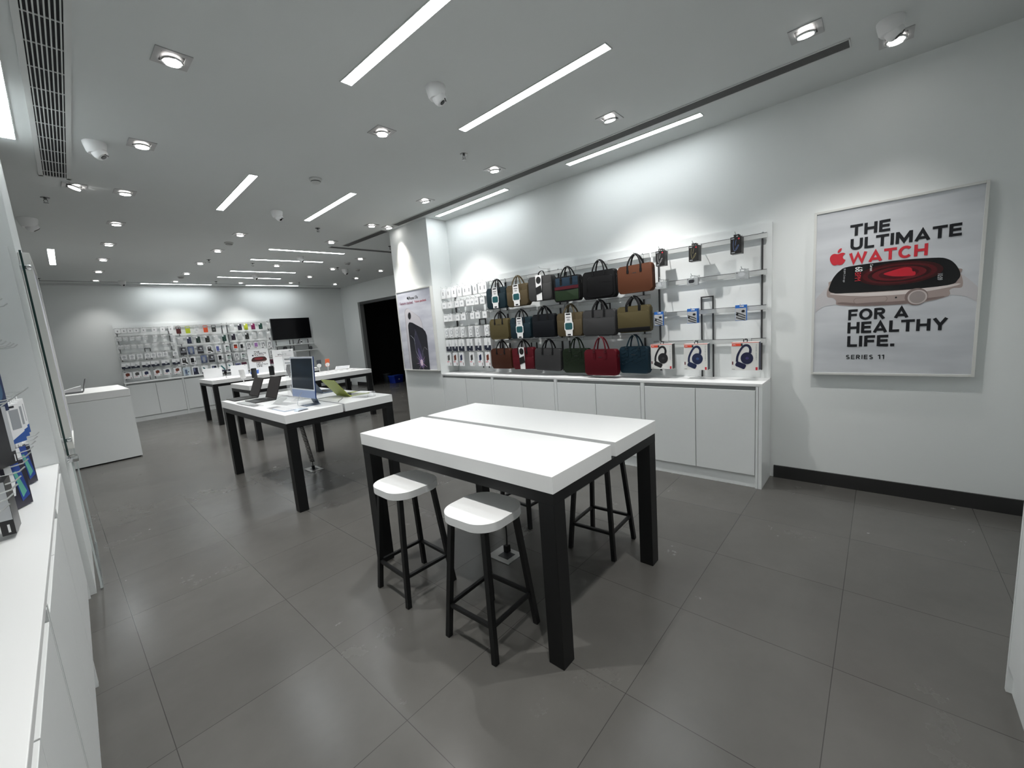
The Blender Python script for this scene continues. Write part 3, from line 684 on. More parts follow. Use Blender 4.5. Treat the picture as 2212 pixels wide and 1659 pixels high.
# ------------------------------------------------------------------ boxes in the headphone bay
def neck(acc):
    def g():
        t = pkg('neckband_carton', .088, .142, .04, ink('black_carton', (.012, .011, .011), .35), [('red_dot', RED, ell(.76, .87, .08, .05, 14)), ('maker_print', LGREY, rc(.08, .35, .88, .93)), ('bottom_print', LGREY, rc(.1, .4, .06, .1))], ink('black_carton', (0, 0, 0)))
        m = ink('cord_'+acc, {'white': (.6, .6, .6), 'gold': (.45, .4, .2), 'blue': (.2, .3, .6)}[acc])
        MB().tube(spline([(-.018, -.001, -.045), (-.022, -.001, -.09), (-.012, -.001, -.135), (.01, -.001, -.118), (.022, -.001, -.09), (.014, -.001, -.095), (-.004, -.001, -.125)], 5, False), .0012, 5).tube([(.002, -.001, -.045), (-.006, -.001, -.09)], .0012, 5).build('cord_picture', m, t)
        return t
    return g
for Y, z, a, nm in ((1.635, 2.222, 'white', 'left'), (1.32, 2.217, 'gold', 'middle'), (.965, 2.226, 'blue', 'right')):
    RH.hook(5.03-Y, z, .235)
    for q in range(2):
        put('nb'+a, neck(a), (4.115+.044*q, Y, z), A_RIGHT+R(q*2), 'black neckband earphone carton in the top row, %s stack' % nm, 'carton', 'neckband cartons, %s stack' % nm)
def buds(dark):
    def g():
        silver = mat('silver_carton', (.42, .44, .45), .35, .2)
        return pkg('earbuds_carton', .10, .07, .035, silver, [('picture', ink('dark_case_print', (.02, .02, .025)) if dark else LGREY, rrect(.42, .55, .5, .45, .15) if dark else ell(.45, .6, .26, .26, 16)), ('corner_logo', INK, rc(.06, .13, .78, .88)), ('caption', GREYINK, rc(.3, .7, .12, .17))], mat('silver_carton', (0, 0, 0)))
    return g
for Y, z, dk, lab in ((1.632, 1.928, 0, 'silver earbuds carton at the left of the second row'), (1.335, 1.926, 1, 'silver carton with a dark earbud case picture in the second row'), (.916, 1.928, 0, 'silver earbuds carton at the right of the second row')):
    RH.hook(5.03-Y, z, .235); put('eb%d' % dk, buds(dk), (4.115, Y, z), A_RIGHT, lab, 'carton')
def wired():
    t = pkg('wired_earphone_pack', .092, .137, .016, BLUEP, [('front_card', MIDG if False else ink('pale_card', (.5, .51, .52)), rc(.02, .94, .03, .8)), ('title', PAPER, rc(.4, .75, .88, .95))])
    b = MB()
    for k in range(3): b.tube([(-.038, -.0022, -.062-.022*k), (-.005, -.0022, -.075-.022*k), (.036, -.0022, -.095-.02*k)], .003, 6)
    b.prism(ell(.018, -.055, .014, .01, 12), -.003, -.001).prism(ell(-.03, -.08, .01, .01, 12), -.003, -.001); b.build('earphone_picture', INK, t); return t
for Y, z, lab, n in ((1.664, 1.618, 'blue edged wired earphone pack at the left of the third row', 1), (1.34, 1.623, 'blue edged wired earphone pack in the middle of the third row, front of its stack', 3), (.925, 1.621, 'blue edged wired earphone pack at the right of the third row', 1)):
    RH.hook(5.03-Y, z-.012, .235)
    for q in range(n): put('we', wired, (4.115+.02*q, Y, z), A_RIGHT+R(3 if n > 1 else 0), lab if q == 0 else 'blue edged wired earphone pack hanging behind another one in the third row', 'carton', None if q == 0 else 'stacked wired earphone packs')
def hphone(colr):
    def g():
        w_, h_ = .218, .252
        hc = ink('headphone_'+colr, {'black': (.012, .012, .014), 'blue': (.014, .022, .07), 'indigo': (.012, .014, .05)}[colr], .35)
        t = empty('headphone_box')
        MB().box(-w_/2, w_/2, 0, .078, -h_, 0, bev=.001).build('carton', mat('white_box_print', (.72, .72, .7), .35), t)
        box('side_print', ink('side_print_'+colr, {'black': (.015, .013, .012), 'blue': (.02, .028, .05), 'indigo': (.02, .028, .07)}[colr]), w_/2-.0005, w_/2+.0008, .003, .077, -h_+.002, -.002, t)
        box('top_edge', REDORG, -w_/2, w_/2, -.0008, .0, -.005, -.0005, t)
        U = lambda u, v: ((u-.5)*w_, -h_+v*h_)
        band = [U(*p) for p in ((.17, .3), (.19, .5), (.28, .7), (.42, .88), (.56, .93), (.69, .88), (.755, .74), (.74, .6))]
        inner = [U(*p) for p in ((.64, .62), (.66, .73), (.62, .82), (.54, .85), (.44, .79), (.34, .64), (.27, .47), (.26, .31))]
        MB().prism(spline(band, 4, False) + spline(inner, 4, False), -.0012, 0).build('headband_picture', hc, t)
        MB().prism(ell(*U(.58, .43), .050, .053), -.002, 0).build('ear_cup_picture', ink('headphone_'+colr, (0, 0, 0)), t)
        MB().prism(ell(*U(.59, .43), .014, .012, 12), -.0026, 0).build('ear_cup_logo', ink('cup_glow_'+colr, {'black': (.04, .04, .045), 'blue': (.03, .07, .2), 'indigo': (.05, .04, .16)}[colr]), t)
        c_ = U(.35, .18); q = [(c_[0]+x*math.cos(R(-24))-z*math.sin(R(-24)), c_[1]+x*math.sin(R(-24))+z*math.cos(R(-24))) for x, z in rrect(0, 0, .085, .046, .014)]
        MB().prism(q, -.0016, 0).build('lower_cup_picture', hc, t)
        x0, z0 = U(.03, .865); x1, z1 = U(.42, .955)
        box('logo_patch', REDORG, x0, x1, -.0014, 0, z0, z1, t)
        text('logo', 'JBL', x0+.006, x0+.034, z0+.005, z1-.006, -.0018, PAPER, t, .0)
        box('logo_side_patch', DGREY, x1-.014, x1, -.0018, 0, z0, z1, t)
        text('product_print', 'TUNE 520BT', *[U(.895, 0)[0], U(.935, 0)[0]], U(0, .35)[1], U(0, .93)[1], -.001, MIDG, t, .0, 90)
        x0, z0 = U(.03, .2); box('battery_mark', WINE, x0, x0+.01, -.001, 0, z0, z0+.028, t)
        x0, z0 = U(.92, .01); box('corner_mark', RED, x0-.006, x0+.01, -.001, 0, z0, z0+.026, t)
        x0, z0 = U(.03, .03); box('caption', GREYINK, x0, x0+.024, -.001, 0, z0, z0+.004, t)
        b = MB().box(-.018, .018, .026, .028, .018, .026).box(-.018, -.011, .026, .028, 0, .02).box(.011, .018, .026, .028, 0, .02); b.build('hang_tab', INK, t)
        return t
    return g
for Y, z, c_, lab in ((1.648, 1.295, 'black', 'white box with black headphones picture, nearest the briefcases'), (1.316, 1.289, 'blue', 'white box with blue headphones picture, middle one'), (.894, 1.292, 'indigo', 'white box with dark blue headphones picture, nearest the bare wall')):
    RH.hook(5.03-Y, z+.012, .225); put('hp'+c_, hphone(c_), (4.115, Y, z), A_RIGHT, lab, 'box')

# ------------------------------------------------------------------ left accessory rack
rk = Rack(LP(-.352, 3.93), A_LEFT + math.pi, 'rack on the left wall') if False else Rack(LP(-.352, 0), A_LEFT, 'accessory rack on the left wall')
for z in (1.92, 1.68, 1.42, 1.14): rk.rail(1.0, 3.85, z)
for y in (1.1, 2.4, 3.8): rk.up(y, .98, 2.22)
for z, ys in ((1.93, (3.3, 3.55, 3.84)), (1.69, (3.0, 3.2, 3.42, 3.62, 3.84)), (1.43, (2.3, 2.6, 2.85, 3.1, 3.3, 3.5, 3.7, 3.86)), (1.15, (2.0, 2.15, 2.3, 2.45, 2.65, 2.85, 3.05, 3.25, 3.45, 3.65, 3.85))):
    for y in ys: rk.hook(y, z, .29)
def pk_phone(): return pkg('phone_glass_pack', .12, .21, .018, ink('pack_dark', (.02, .018, .035)), [('white_side', PAPER, [(.0, .3), (.25, .3), (.55, 1), (0, 1)]), ('phone_picture', ink('phone_blue', (.02, .06, .3)), [(.3, 1), (.7, 1), (.92, .2), (.5, .12)]), ('screen_glow', ink('phone_green', (.12, .42, .32)), [(.36, .8), (.5, .8), (.8, .3), (.56, .2)])], PAPER)
def pk_white(): return pkg('cable_pack', .10, .2, .02, PAPER, [('blue_corner', ink('mid_blue_print', (.02, .09, .35)), [(0, 0), (1, 0), (1, .25), (0, .1)]), ('window', MIDG, rc(.15, .85, .35, .85)), ('title', INK, rc(.1, .6, .9, .95))], PAPER)
def pk_black(): return pkg('charger_box', .13, .26, .05, ink('box_black', (.008, .008, .01), .3), [('white_edge', ink('pale_side', (.5, .52, .54)), rc(.78, 1, .22, 1)), ('side_mark', PAPER, rc(.85, .9, .04, .16))])
def pk_slim():
    t = empty('adapter_box'); w_, h_, d_ = .13, .205, .035
    MB().box(-w_/2, w_/2, 0, d_, -h_, 0, bev=.001).build('carton', ink('box_black', (0, 0, 0)), t); ct = KIDS[t.name][0]
    box('pale_side', ink('pale_side', (0, 0, 0)), -w_/2-.0008, -w_/2, .001, d_-.001, -h_*.72, -.001, ct); box('maker_print', PAPER, -w_/2-.001, -w_/2, .012, .018, -h_*.95, -h_*.8, ct)
    return t
def pk_case(): return pkg('tablet_case_pack', .15, .27, .015, ink('case_navy', (.015, .03, .09)), [('panel', ink('case_cream', (.6, .6, .58)), rc(0, .55, .1, 1)), ('photo', ink('photo_blue', (.05, .12, .22)), ell(.7, .4, .2, .2, 14))])
LK = [
 ('a', pk_case, -.125, 3.20, 1.64, 25, 'cream and navy case pack hanging at the left edge, topmost pack'),
 ('b', pk_black, -.10, 2.85, 1.415, 20, 'large black charger box at the left edge below the case pack'),
 ('c', pk_white, -.085, 3.30, 1.415, 22, 'white cable pack with blue corner, front one in the third row at the left edge'),
 ('c', pk_white, -.085, 3.48, 1.415, 25, 'white cable pack with grey window, behind the front one at the left edge'),
 ('c', pk_white, -.085, 3.66, 1.415, 20, 'white cable pack, rearmost of the three in the third row at the left edge'),
 ('d', pk_phone, -.095, 2.92, 1.175, 26, 'phone glass pack with blue and green phone picture, front one'),
 ('d', pk_phone, -.095, 3.42, 1.175, 24, 'phone glass pack with blue phone picture, behind the front one'),
 ('c', pk_white, -.105, 3.18, 1.17, 10, 'white cable pack between the two phone glass packs'),
 ('c', pk_white, -.10, 3.62, 1.17, 15, 'white cable pack behind the rearmost phone glass pack'),
 ('b', pk_black, -.14, 2.72, 1.225, 12, 'black charger box hanging behind the pale sided box'),
 ('e', pk_slim, -.085, 2.50, 1.165, 2, 'pale sided box with dark lower half hanging over the left worktop')]
for k, fn, x, y, z, yw, lab in LK:
    p = LP(x+.0, y); put('lk'+k, fn, (p[0], p[1], z), A_LEFT - R(yw), lab, 'package')

# ------------------------------------------------------------------ far wall display
rk = Rack((0, 13.47, 0), 0, 'rack of small cartons, left third of the far wall')
FR1 = rk
for x in (1.19, 2.15): rk.up(x, 1.0, 2.22)
rk.loop(1.63, 1.73, .96, 1.72)
for z in (2.2, 2.02, 1.83, 1.62, 1.42, 1.22): rk.rail(1.15, 2.2, z)
def ft_blister(): return pkg('blister_pack', .085, .085, .03, PETG, [('header', PAPER, rc(0, 1, .78, 1)), ('logo', LGREY, rc(.35, .65, .3, .55))])
def ft_ring(): return pkg('charger_carton', .10, .12, .03, PAPER, [('picture', LGREY, ell(.5, .55, .3, .28, 14)), ('caption', GREYINK, rc(.25, .8, .1, .16))])
def ft_plug(): return pkg('plug_carton', .155, .135, .04, PAPER, [('lower_band', NAVY, rc(0, 1, 0, .42)), ('picture', LGREY, [(.4, .25), (.62, .2), (.82, .55), (.6, .75), (.55, .85), (.5, .7)])])
FL = {1: (2.16, [1.20, 1.31, 1.42, 1.53, 1.66, 1.86, 2.02, 2.18], lambda: pkg('cable_carton', .095, .10, .022, PAPER, [('logo', GREYINK, rc(.4, .6, .3, .65))]), .10, 'white cable carton in the top row of the far wall rack', 'carton'),
      2: (1.97, [1.20, 1.31, 1.43, 1.54, 1.67, 1.85, 2.01, 2.19], ft_blister, .085, 'clear blister pack in the second row of the far wall rack', 'blister pack'),
      3: (1.78, [1.20, 1.31, 1.43, 1.55, 1.68, 1.81, 2.01, 2.17], ft_blister, .085, 'clear blister pack in the third row of the far wall rack', 'blister pack'),
      4: (1.54, [1.22, 1.36, 1.50, 1.64, 1.75, 1.87, 1.98, 2.18], ft_ring, .12, 'white charger carton in the fourth row of the far wall rack', 'carton'),
      5: (1.335, [1.22, 1.385, 1.585, 1.755, 1.955, 2.16], ft_plug, .135, 'white and navy plug carton in the fifth row of the far wall rack', 'carton')}
for r_, (z, xs, fn, h_, lab, cat) in FL.items():
    for x in xs:
        rk.hook(x, z+h_/2+.004, .155); put('fl%d' % r_ if r_ != 3 else 'fl2', fn, (x, 13.325, z+h_/2), random.uniform(-.08, .08), lab, cat, lab.replace('white', 'white').replace(' in the', 's in the', 1))
for i, (x, c_) in enumerate(((1.22, 'brown'), (1.39, 'grey'), (1.56, 'navy'), (1.77, 'brown'), (1.96, 'navy'), (2.16, 'brown'))):
    def g(c_=c_): return pkg('wallet_carton', .145, .15, .02, PAPER, [('picture', ink('wallet_'+c_, (0, 0, 0)), [(.25, .42), (.5, .33), (.5, .42), (.75, .46), (.75, .85), (.5, .92), (.25, .8)]), ('red_line', RED, rc(.08, .5, .2, .24)), ('corner_mark', WINE, rc(.82, .9, .03, .2))], PAPER)
    rk.hook(x, 1.205, .155); put('fw'+c_, g, (x, 13.325, 1.20), 0, 'carton with a %s wallet picture, %s from the left in the bottom far wall row' % (c_, ORD[i]), 'carton')
def gripcase(colr):
    def g():
        m = ink('case_'+colr, dict(maroon=(.07, .008, .008), lime=(.42, .5, .02), clear=(.55, .56, .56), orange=(.65, .08, .02), charcoal=(.04, .045, .042))[colr], .4)
        t = empty('phone_case'); b = MB()
        b.prism(rrect(0, -.12, .095, .125, .016), 0, .012)
        b.box(-.0475, -.038, 0, .012, -.06, -.008).box(.038, .0475, 0, .012, -.06, -.008).box(-.0475, .0475, 0, .012, -.012, 0)
        b.build('shell', m if colr != 'clear' else PETG, t, True)
        MB().prism(ell(0, -.12, .018, .018, 16), -.001, 0).build('magnet_mark', ink('case_mark', (.2, .2, .2)) if colr == 'charcoal' else m if colr != 'clear' else LGREY, t)
        return t
    return g
def phcase(colr):
    def g():
        m = ink('shell_'+colr, dict(navy=(.012, .018, .05), green=(.006, .022, .016), black=(.018, .02, .018), aubergine=(.02, .016, .03), lime=(.45, .52, .03), magenta=(.18, .006, .07), bottle=(.006, .045, .033), clear=(.5, .5, .5))[colr], .45)
        t = empty('phone_case')
        box('sleeve', PETG, -.055, .055, .012, .016, -.185, .0, t)
        MB().prism(rrect(0, -.095, .09, .165, .016), 0, .012, bev=.002).build('shell', m if colr != 'clear' else PETG, t, True)
        MB().prism(rrect(-.024, -.035, .036, .038, .01), -.001, 0).build('camera_cutout', PAPER, t)
        if colr != 'clear': MB().prism(ell(.005, -.14, .008, .006, 12), -.001, 0).build('logo', MIDG, t)
        return t
    return g
FR2 = Rack((0, 13.47, 0), 0, 'rack of phone cases, middle third of the far wall'); rk = FR2
for x in (2.36, 3.30): rk.up(x, 1.0, 2.24)
for z in (2.215, 1.95, 1.69, 1.44, 1.18): rk.rail(2.26, 3.38, z)
FR3 = Rack((0, 13.47, 0), 0, 'rack of phone cases, right third of the far wall')
for x in (3.42, 4.44): FR3.up(x, 1.0, 2.25)
for z in (2.22, 1.965, 1.70, 1.44, 1.19): FR3.rail(3.4, 4.47, z)
for x, c_ in ((2.33, 'maroon'), (2.52, 'lime'), (2.71, 'clear'), (2.90, 'orange'), (3.08, 'charcoal')):
    FR2.hook(x, 2.212, .155); put('gc'+c_, gripcase(c_), (x, 13.32, 2.21), 0, '%s phone case with an open grip top, top row of the far wall' % c_, 'phone case')
seen = {}
def pc(rk, x, z, c_, where):
    i = seen.get(c_+where, 0); seen[c_+where] = i+1
    g = None
    lab = '%s phone case, far wall %s' % (c_, where) + (', %s such from the left' % ORD[i] if i or (c_, where) in DUP else '')
    rk.hook(x, z+.092, .155); put('pc'+c_, phcase(c_), (x, 13.32, z+.09), random.uniform(-.05, .05), lab, 'phone case', g)
DUP = {('clear', 'middle rack, second row'), ('clear', 'right rack, top row'), ('clear', 'right rack, second row')}
for x, c_ in ((2.33, 'clear'), (2.51, 'navy'), (2.70, 'green'), (2.90, 'black'), (3.09, 'clear'), (3.28, 'bottle')): pc(FR2, x, 1.855, c_, 'middle rack, second row')
for x, c_ in ((3.50, 'clear'), (3.69, 'aubergine'), (3.84, 'lime'), (4.02, 'magenta'), (4.21, 'bottle'), (4.42, 'clear')): pc(FR3, x, 2.13, c_, 'right rack, top row')
for x, c_ in ((3.50, 'aubergine'), (3.66, 'clear'), (3.83, 'black'), (4.01, 'clear'), (4.18, 'clear'), (4.39, 'clear')): pc(FR3, x, 1.87, c_, 'right rack, second row')
PK = {
 'dark': (ink('pack_black', (.02, .02, .025)), [('frame', ink('pack_frame', (.22, .23, .26)), rc(.06, .94, .3, .97)), ('picture', ink('pack_shadow', (.015, .012, .015)), rc(.14, .84, .48, .92)), ('phone_picture', LGREY, [(.35, .62), (.7, .5), (.8, .75), (.45, .82)])]),
 'blue picture': (ink('pack_blue', (.05, .07, .14)), [('picture', ink('pack_sky', (.16, .2, .34)), rc(.08, .92, .32, .96)), ('phone_picture', MIDG, rc(.3, .7, .1, .8))]),
 'grey flap': (PAPER, [('case_picture', ink('case_dark', (.03, .03, .028)), [(.15, .35), (.6, .3), (1, .12), (1, .3), (.8, .5), (.8, .9), (.2, .9)]), ('phone_picture', LGREY, ell(.5, .75, .2, .08, 12)), ('caption', INK, rc(.1, .6, .08, .18))]),
 'violet': (PAPER, [('case_picture', ink('case_violet', (.1, .12, .35)), rc(.12, .6, .25, .88)), ('badge', INK, rc(.7, .85, .35, .5)), ('caption', NAVY, rc(.15, .7, .1, .18))]),
 'green edged': (PAPER, [('case_picture', ink('mint_print', (.35, .42, .4)), rc(.25, .75, .25, .8)), ('top_picture', INK, ell(.45, .78, .22, .08, 12)), ('edge_picture', ink('edge_green', (.03, .1, .09)), [(.75, .8), (.9, .4), (1, .2), (1, .3), (.85, .85)]), ('caption', NAVY, rc(.15, .65, .06, .16))]),
 'black phone': (PAPER, [('case_picture', INK, rc(.14, .68, .28, .86)), ('badge', INK, rc(.78, .9, .3, .5)), ('caption', INK, rc(.15, .65, .1, .18))]),
 'pale blue': (ink('pale_blue_card', (.52, .6, .66)), [('case_picture', SLATE, rc(.25, .6, .2, .75)), ('badge', INK, rc(.68, .85, .4, .5)), ('caption', NAVY, rc(.2, .7, .06, .14))]),
 'navy phone': (PAPER, [('case_picture', NAVY, [(.1, .02), (.95, .02), (.85, .3), (.85, .86), (.15, .86)]), ('phone_picture', ink('lilac_print', (.16, .18, .3)), rc(.22, .45, .4, .8))]),
 'teal phone': (PAPER, [('picture', TEALP, [(.15, .8), (.4, .8), (.95, .3), (.7, .2)]), ('lower_band', NAVY, rc(0, 1, 0, .22))]),
 'orange phone': (PAPER, [('case_picture', BRNP, rc(.15, .85, .32, .9)), ('phone_picture', REDORG, rc(.25, .8, .35, .6)), ('caption', TEALP, rc(.1, .6, .12, .2))]),
 'ring phone': (PAPER, [('case_picture', GREYINK, rc(.18, .85, .32, .92)), ('ring', PAPER, ell(.52, .5, .18, .13, 14)), ('camera', LGREY, ell(.45, .78, .12, .09, 10)), ('caption', INK, rc(.1, .6, .1, .19))]),
 'purple phone': (PAPER, [('case_picture', ink('case_purple', (.34, .17, .42)), rc(.15, .85, .32, .92)), ('caption', WINE, rc(.1, .6, .14, .22))]),
 'lens glass': (ink('lens_card', (.12, .13, .26)), [('lens_picture', INK, ell(.5, .5, .22, .2, 10)), ('top', PAPER, rc(0, 1, .92, 1))]),
 'maroon lens': (ink('lens_maroon', (.09, .02, .045)), [('lens_picture', INK, ell(.45, .5, .22, .2, 10)), ('top', WINE, rc(0, 1, .92, 1))]),
 'black sleeve': (ink('sleeve_black', (.02, .022, .02)), [('stripe', ink('olive_stripe', (.09, .1, .05)), rc(.4, .52, .15, .85))]),
}
def rowpk(rk, z, items, w_, h_, where):
    cnt = {}
    tot = {}
    for x, k in items: tot[k] = tot.get(k, 0)+1
    for x, k in items:
        cnt[k] = cnt.get(k, 0)+1
        lab = '%s pack, far wall %s' % (k, where) + ('' if tot[k] == 1 else ', %s such from the left' % ORD[cnt[k]-1])
        rk.hook(x, z+h_/2+.002, .155)
        put('pk%s%.2f' % (k, h_), lambda: pkg('case_pack', w_, h_, .02, PK[k][0], PK[k][1], PAPER if k not in ('dark', 'blue picture') else None), (x, 13.32, z+h_/2), 0, lab, 'package')
rowpk(FR2, 1.585, [(2.35, 'dark'), (2.51, 'blue picture'), (2.71, 'dark'), (2.91, 'grey flap'), (3.11, 'violet'), (3.31, 'green edged')], .13, .2, 'middle rack, third row')
rowpk(FR2, 1.335, [(2.33, 'grey flap'), (2.51, 'black phone'), (2.75, 'blue picture'), (2.92, 'dark'), (3.12, 'black phone'), (3.31, 'green edged')], .13, .2, 'middle rack, fourth row')
rowpk(FR2, 1.075, [(2.34, 'pale blue'), (2.53, 'navy phone'), (2.73, 'teal phone'), (2.94, 'navy phone'), (3.13, 'teal phone'), (3.31, 'teal phone')], .14, .21, 'middle rack, bottom row')
rowpk(FR3, 1.60, [(3.51, 'orange phone'), (3.67, 'black phone'), (3.84, 'ring phone'), (4.02, 'purple phone'), (4.20, 'ring phone'), (4.37, 'ring phone')], .115, .185, 'right rack, third row')
rowpk(FR3, 1.34, [(3.50, 'ring phone'), (3.66, 'green edged'), (3.82, 'green edged'), (4.01, 'ring phone'), (4.20, 'ring phone'), (4.40, 'ring phone')], .115, .185, 'right rack, fourth row')
rowpk(FR3, 1.10, [(3.50, 'lens glass'), (3.65, 'maroon lens'), (3.83, 'black sleeve'), (4.22, 'lens glass'), (4.37, 'maroon lens')], .12, .13, 'right rack, bottom row')

# television and shelves
t = empty('television', (5.055, 13.40, 2.005), 0, 'black television hanging on the far wall, switched off', 'television')
MB().box(-.56, .56, -.045, .0, -.315, .315, bev=.004).build('casing', DGREY, t)
box('screen', SCREEN, -.55, .55, -.0465, -.045, -.305, .307, t)
MB().box(-.2, .2, 0, .06, -.15, .15).build('wall_mount', BLK, t)
t = empty('wall_shelf', (0, 13.47, 0), 0, 'white wall shelf just below the television', 'shelf')
MB().box(4.55, 5.73, -.22, -.03, 1.515, 1.535).build('board', LAC, t); MB().box(4.56, 5.5, -.2, -.004, 1.49, 1.51).build('support', RAIL, t)
t = empty('wall_shelf', (0, 13.47, 0), 0, 'lower white wall shelf with two small speakers', 'shelf')
MB().box(4.56, 5.74, -.22, -.03, 1.31, 1.33).build('board', LAC, t); MB().box(4.57, 5.5, -.2, -.004, 1.285, 1.305).build('support', RAIL, t)
rk = Rack((0, 13.47, 0), 0, 'shelf uprights below the television')
for x in (4.60, 4.98, 5.08, 5.52): rk.up(x, 1.0, 1.66)
def speaker(name, loc, r, h_, label):
    t = empty(name, loc, 0, label, 'speaker')
    MB().lathe([(0, .002), (r*.75, .002), (r, h_*.25), (r*1.02, h_*.5), (r*.95, h_*.8), (r*.7, h_), (0, h_)], 24).build('fabric_body', DGREY, t, True)
    MB().lathe([(0, h_*1.001), (r*.55, h_*1.001), (r*.5, h_*1.03), (0, h_*1.03)], 20).build('touch_top', SCREEN, t, True)
    MB().lathe([(0, 0), (r*.7, 0), (r*.75, .003), (0, .003)], 20).build('foot', BLK, t)
speaker('smart_speaker', (4.78, 13.33, 1.352), .055, .13, 'round black speaker on a white plinth on the lower shelf')
tag(MB().prism([(4.70, 1.33), (4.86, 1.33), (4.83, 1.352), (4.73, 1.352)], 13.27, 13.40).build('speaker_plinth', PAPER), 'white plinth under the round black speaker', 'display stand')
speaker('smart_speaker', (5.53, 13.33, 1.331), .045, .10, 'small black speaker at the right end of the lower shelf')
t = empty('monitor_arm', (5.18, 13.36, 1.536), 0, 'black cable and bracket hanging below the television', 'bracket')
MB().lathe([(0, 0), (.05, 0), (.05, .012), (0, .014)], 20).build('base', BLK, t); MB().tube([(0, 0, .01), (.03, 0, .08), (.06, .0, .145)], .012, 8).build('arm', BLK, t)
for x, lab in ((5.28, 'small white bottle shaped item with a dark label beside the bracket'),):
    t = empty('accessory_bottle', (x, 13.34, 1.536), 0, lab, 'bottle'); MB().lathe([(0, 0), (.02, 0), (.02, .07), (.012, .09), (.012, .1), (0, .1)], 14).build('body', PAPER, t, True); MB().lathe([(.0205, .03), (.0205, .07)], 14).build('label', INK, t)
def cup():
    t = empty('headphone_stand'); MB().lathe([(.0, 0), (.045, 0), (.05, .03), (.05, .15), (.035, .19), (0, .2)], 18).build('body', mat('cream_plastic', (.62, .6, .55), .4), t, True)
    MB().lathe([(0, .17), (.056, .17), (.056, .155), (0, .155)], 18).build('rim', WHITE, t, True); return t
for x, dz, lab in ((4.62, 0, 'cream round topped stand on the worktop left of the table sign'), (4.79, .01, 'second cream round topped stand left of the table sign'), (5.12, .02, 'cream round topped stand right of the table sign'), (5.25, .03, 'cream round topped stand farthest right on the far worktop')):
    put('cup', cup, (x, 13.3, .9430), 0, lab, 'display stand')
t = empty('shoulder_pouch', (4.60, 13.18, 1.02), 0, 'black pouch hanging in front of the far worktop', 'bag')
MB().prism(rrect(0, 0, .11, .16, .02), -.015, .015, bev=.006).build('body', DSTR, t, True); MB().tube(spline([(-.04, 0, .07), (0, 0, .14), (.04, 0, .07)], 5, False), .003, 6).build('cord', BLK, t)

# ------------------------------------------------------------------ posters
SKY = print_mat('poster_pale_grey_print', ((.50, .52, .55), (.66, .68, .71)))
LILAC = print_mat('poster_lilac_print', ((.5, .51, .59), (.72, .73, .79)), 3.5)
FRM = mat('poster_frame_white', (.66, .665, .64), .35)
APPLE = [(0, -.02), (.12, -.06), (.27, -.05), (.42, .07), (.53, .3), (.43, .38), (.36, .5), (.36, .64), (.42, .76), (.5, .84), (.38, .93), (.22, .94), (.08, .89), (0, .87), (-.1, .9), (-.24, .94), (-.4, .88), (-.5, .74), (-.53, .5), (-.46, .25), (-.34, .04), (-.2, -.05)]
LEAF = [(.0, .98), (.0, 1.12), (.1, 1.27), (.25, 1.33), (.24, 1.17), (.14, 1.03)]
def apple(name, cx, cz, s_, y, m, parent):
    return MB().prism([(cx+x*s_, cz+(z-.45)*s_) for x, z in spline(APPLE, 3)], y, y+.0005).prism([(cx+x*s_, cz+(z-.45)*s_) for x, z in spline(LEAF, 3)], y, y+.0005).build(name, m, parent)
def frame_poster(loc, rz, w_, h_, prm, label, d=.05, glass=True):
    t = empty('framed_poster', loc, rz, label, 'poster')
    b = MB(); a, c = w_/2, h_/2; f = .017
    b.box(-a, -a+f, -d, 0, -c, c, bev=.0015).box(a-f, a, -d, 0, -c, c, bev=.0015).box(-a+f, a-f, -d, 0, c-f, c, bev=.0015).box(-a+f, a-f, -d, 0, -c, -c+f, bev=.0015)
    b.build('frame', FRM, t)
    box('print', prm, -a+f, a-f, -d+.009, -.002, -c+f, c-f, t)
    return t
# main poster; local x = -Y - .04, local z = z - 1.648
t = frame_poster((4.36, -.04, 1.648), A_RIGHT, .946, 1.325, SKY, 'large framed poster of a smart watch with bold black and red lettering')
PY = -.0432
q = lambda pts: [(x-.04, z-1.648) for x, z in pts]
for nm, s_, x0, x1, z0, z1, m in (('headline_the', 'THE', -.203, .031, 2.083, 2.167, INK), ('headline_ultimate', 'ULTIMATE', -.199, .401, 1.977, 2.062, INK), ('headline_watch', 'WATCH', -.205, .239, 1.870, 1.954, RED),
    ('headline_for_a', 'FOR A', -.196, .158, 1.430, 1.514, INK), ('headline_healthy', 'HEALTHY', -.198, .366, 1.325, 1.413, INK), ('headline_life', 'LIFE.', -.197, .088, 1.217, 1.303, INK), ('series_line', 'SERIES 11', -.2, .033, 1.116, 1.150, INK)):
    caps(nm, s_, x0-.04, x1-.04, z0-1.648, z1-1.648, PY, m, t, .1 if nm != 'series_line' else .085, .07 if nm != 'series_line' else .2)
apple('red_apple_logo', -.275-.04, 1.922-1.648, .093, PY-.0004, RED, t)
PINKG = ink('rose_aluminium_print', (.36, .29, .27), .35)
MB().prism(q(spline([(-.321, 1.734), (-.37, 1.672), (-.4105, 1.62)], 4, False)+spline([(-.4105, 1.507), (-.358, 1.552), (-.276, 1.567), (-.286, 1.607), (-.30, 1.66)], 4, False)), PY+.0006, PY+.0012).build('band_picture_left', ink('band_print', (.54, .525, .54)), t)
MB().prism(q(spline([(.407, 1.717), (.446, 1.678), (.495, 1.616)], 4, False)+spline([(.495, 1.513), (.44, 1.555), (.386, 1.571), (.361, 1.578), (.363, 1.607)], 4, False)), PY+.0006, PY+.0012).build('band_picture_right', ink('band_print', (0, 0, 0)), t)
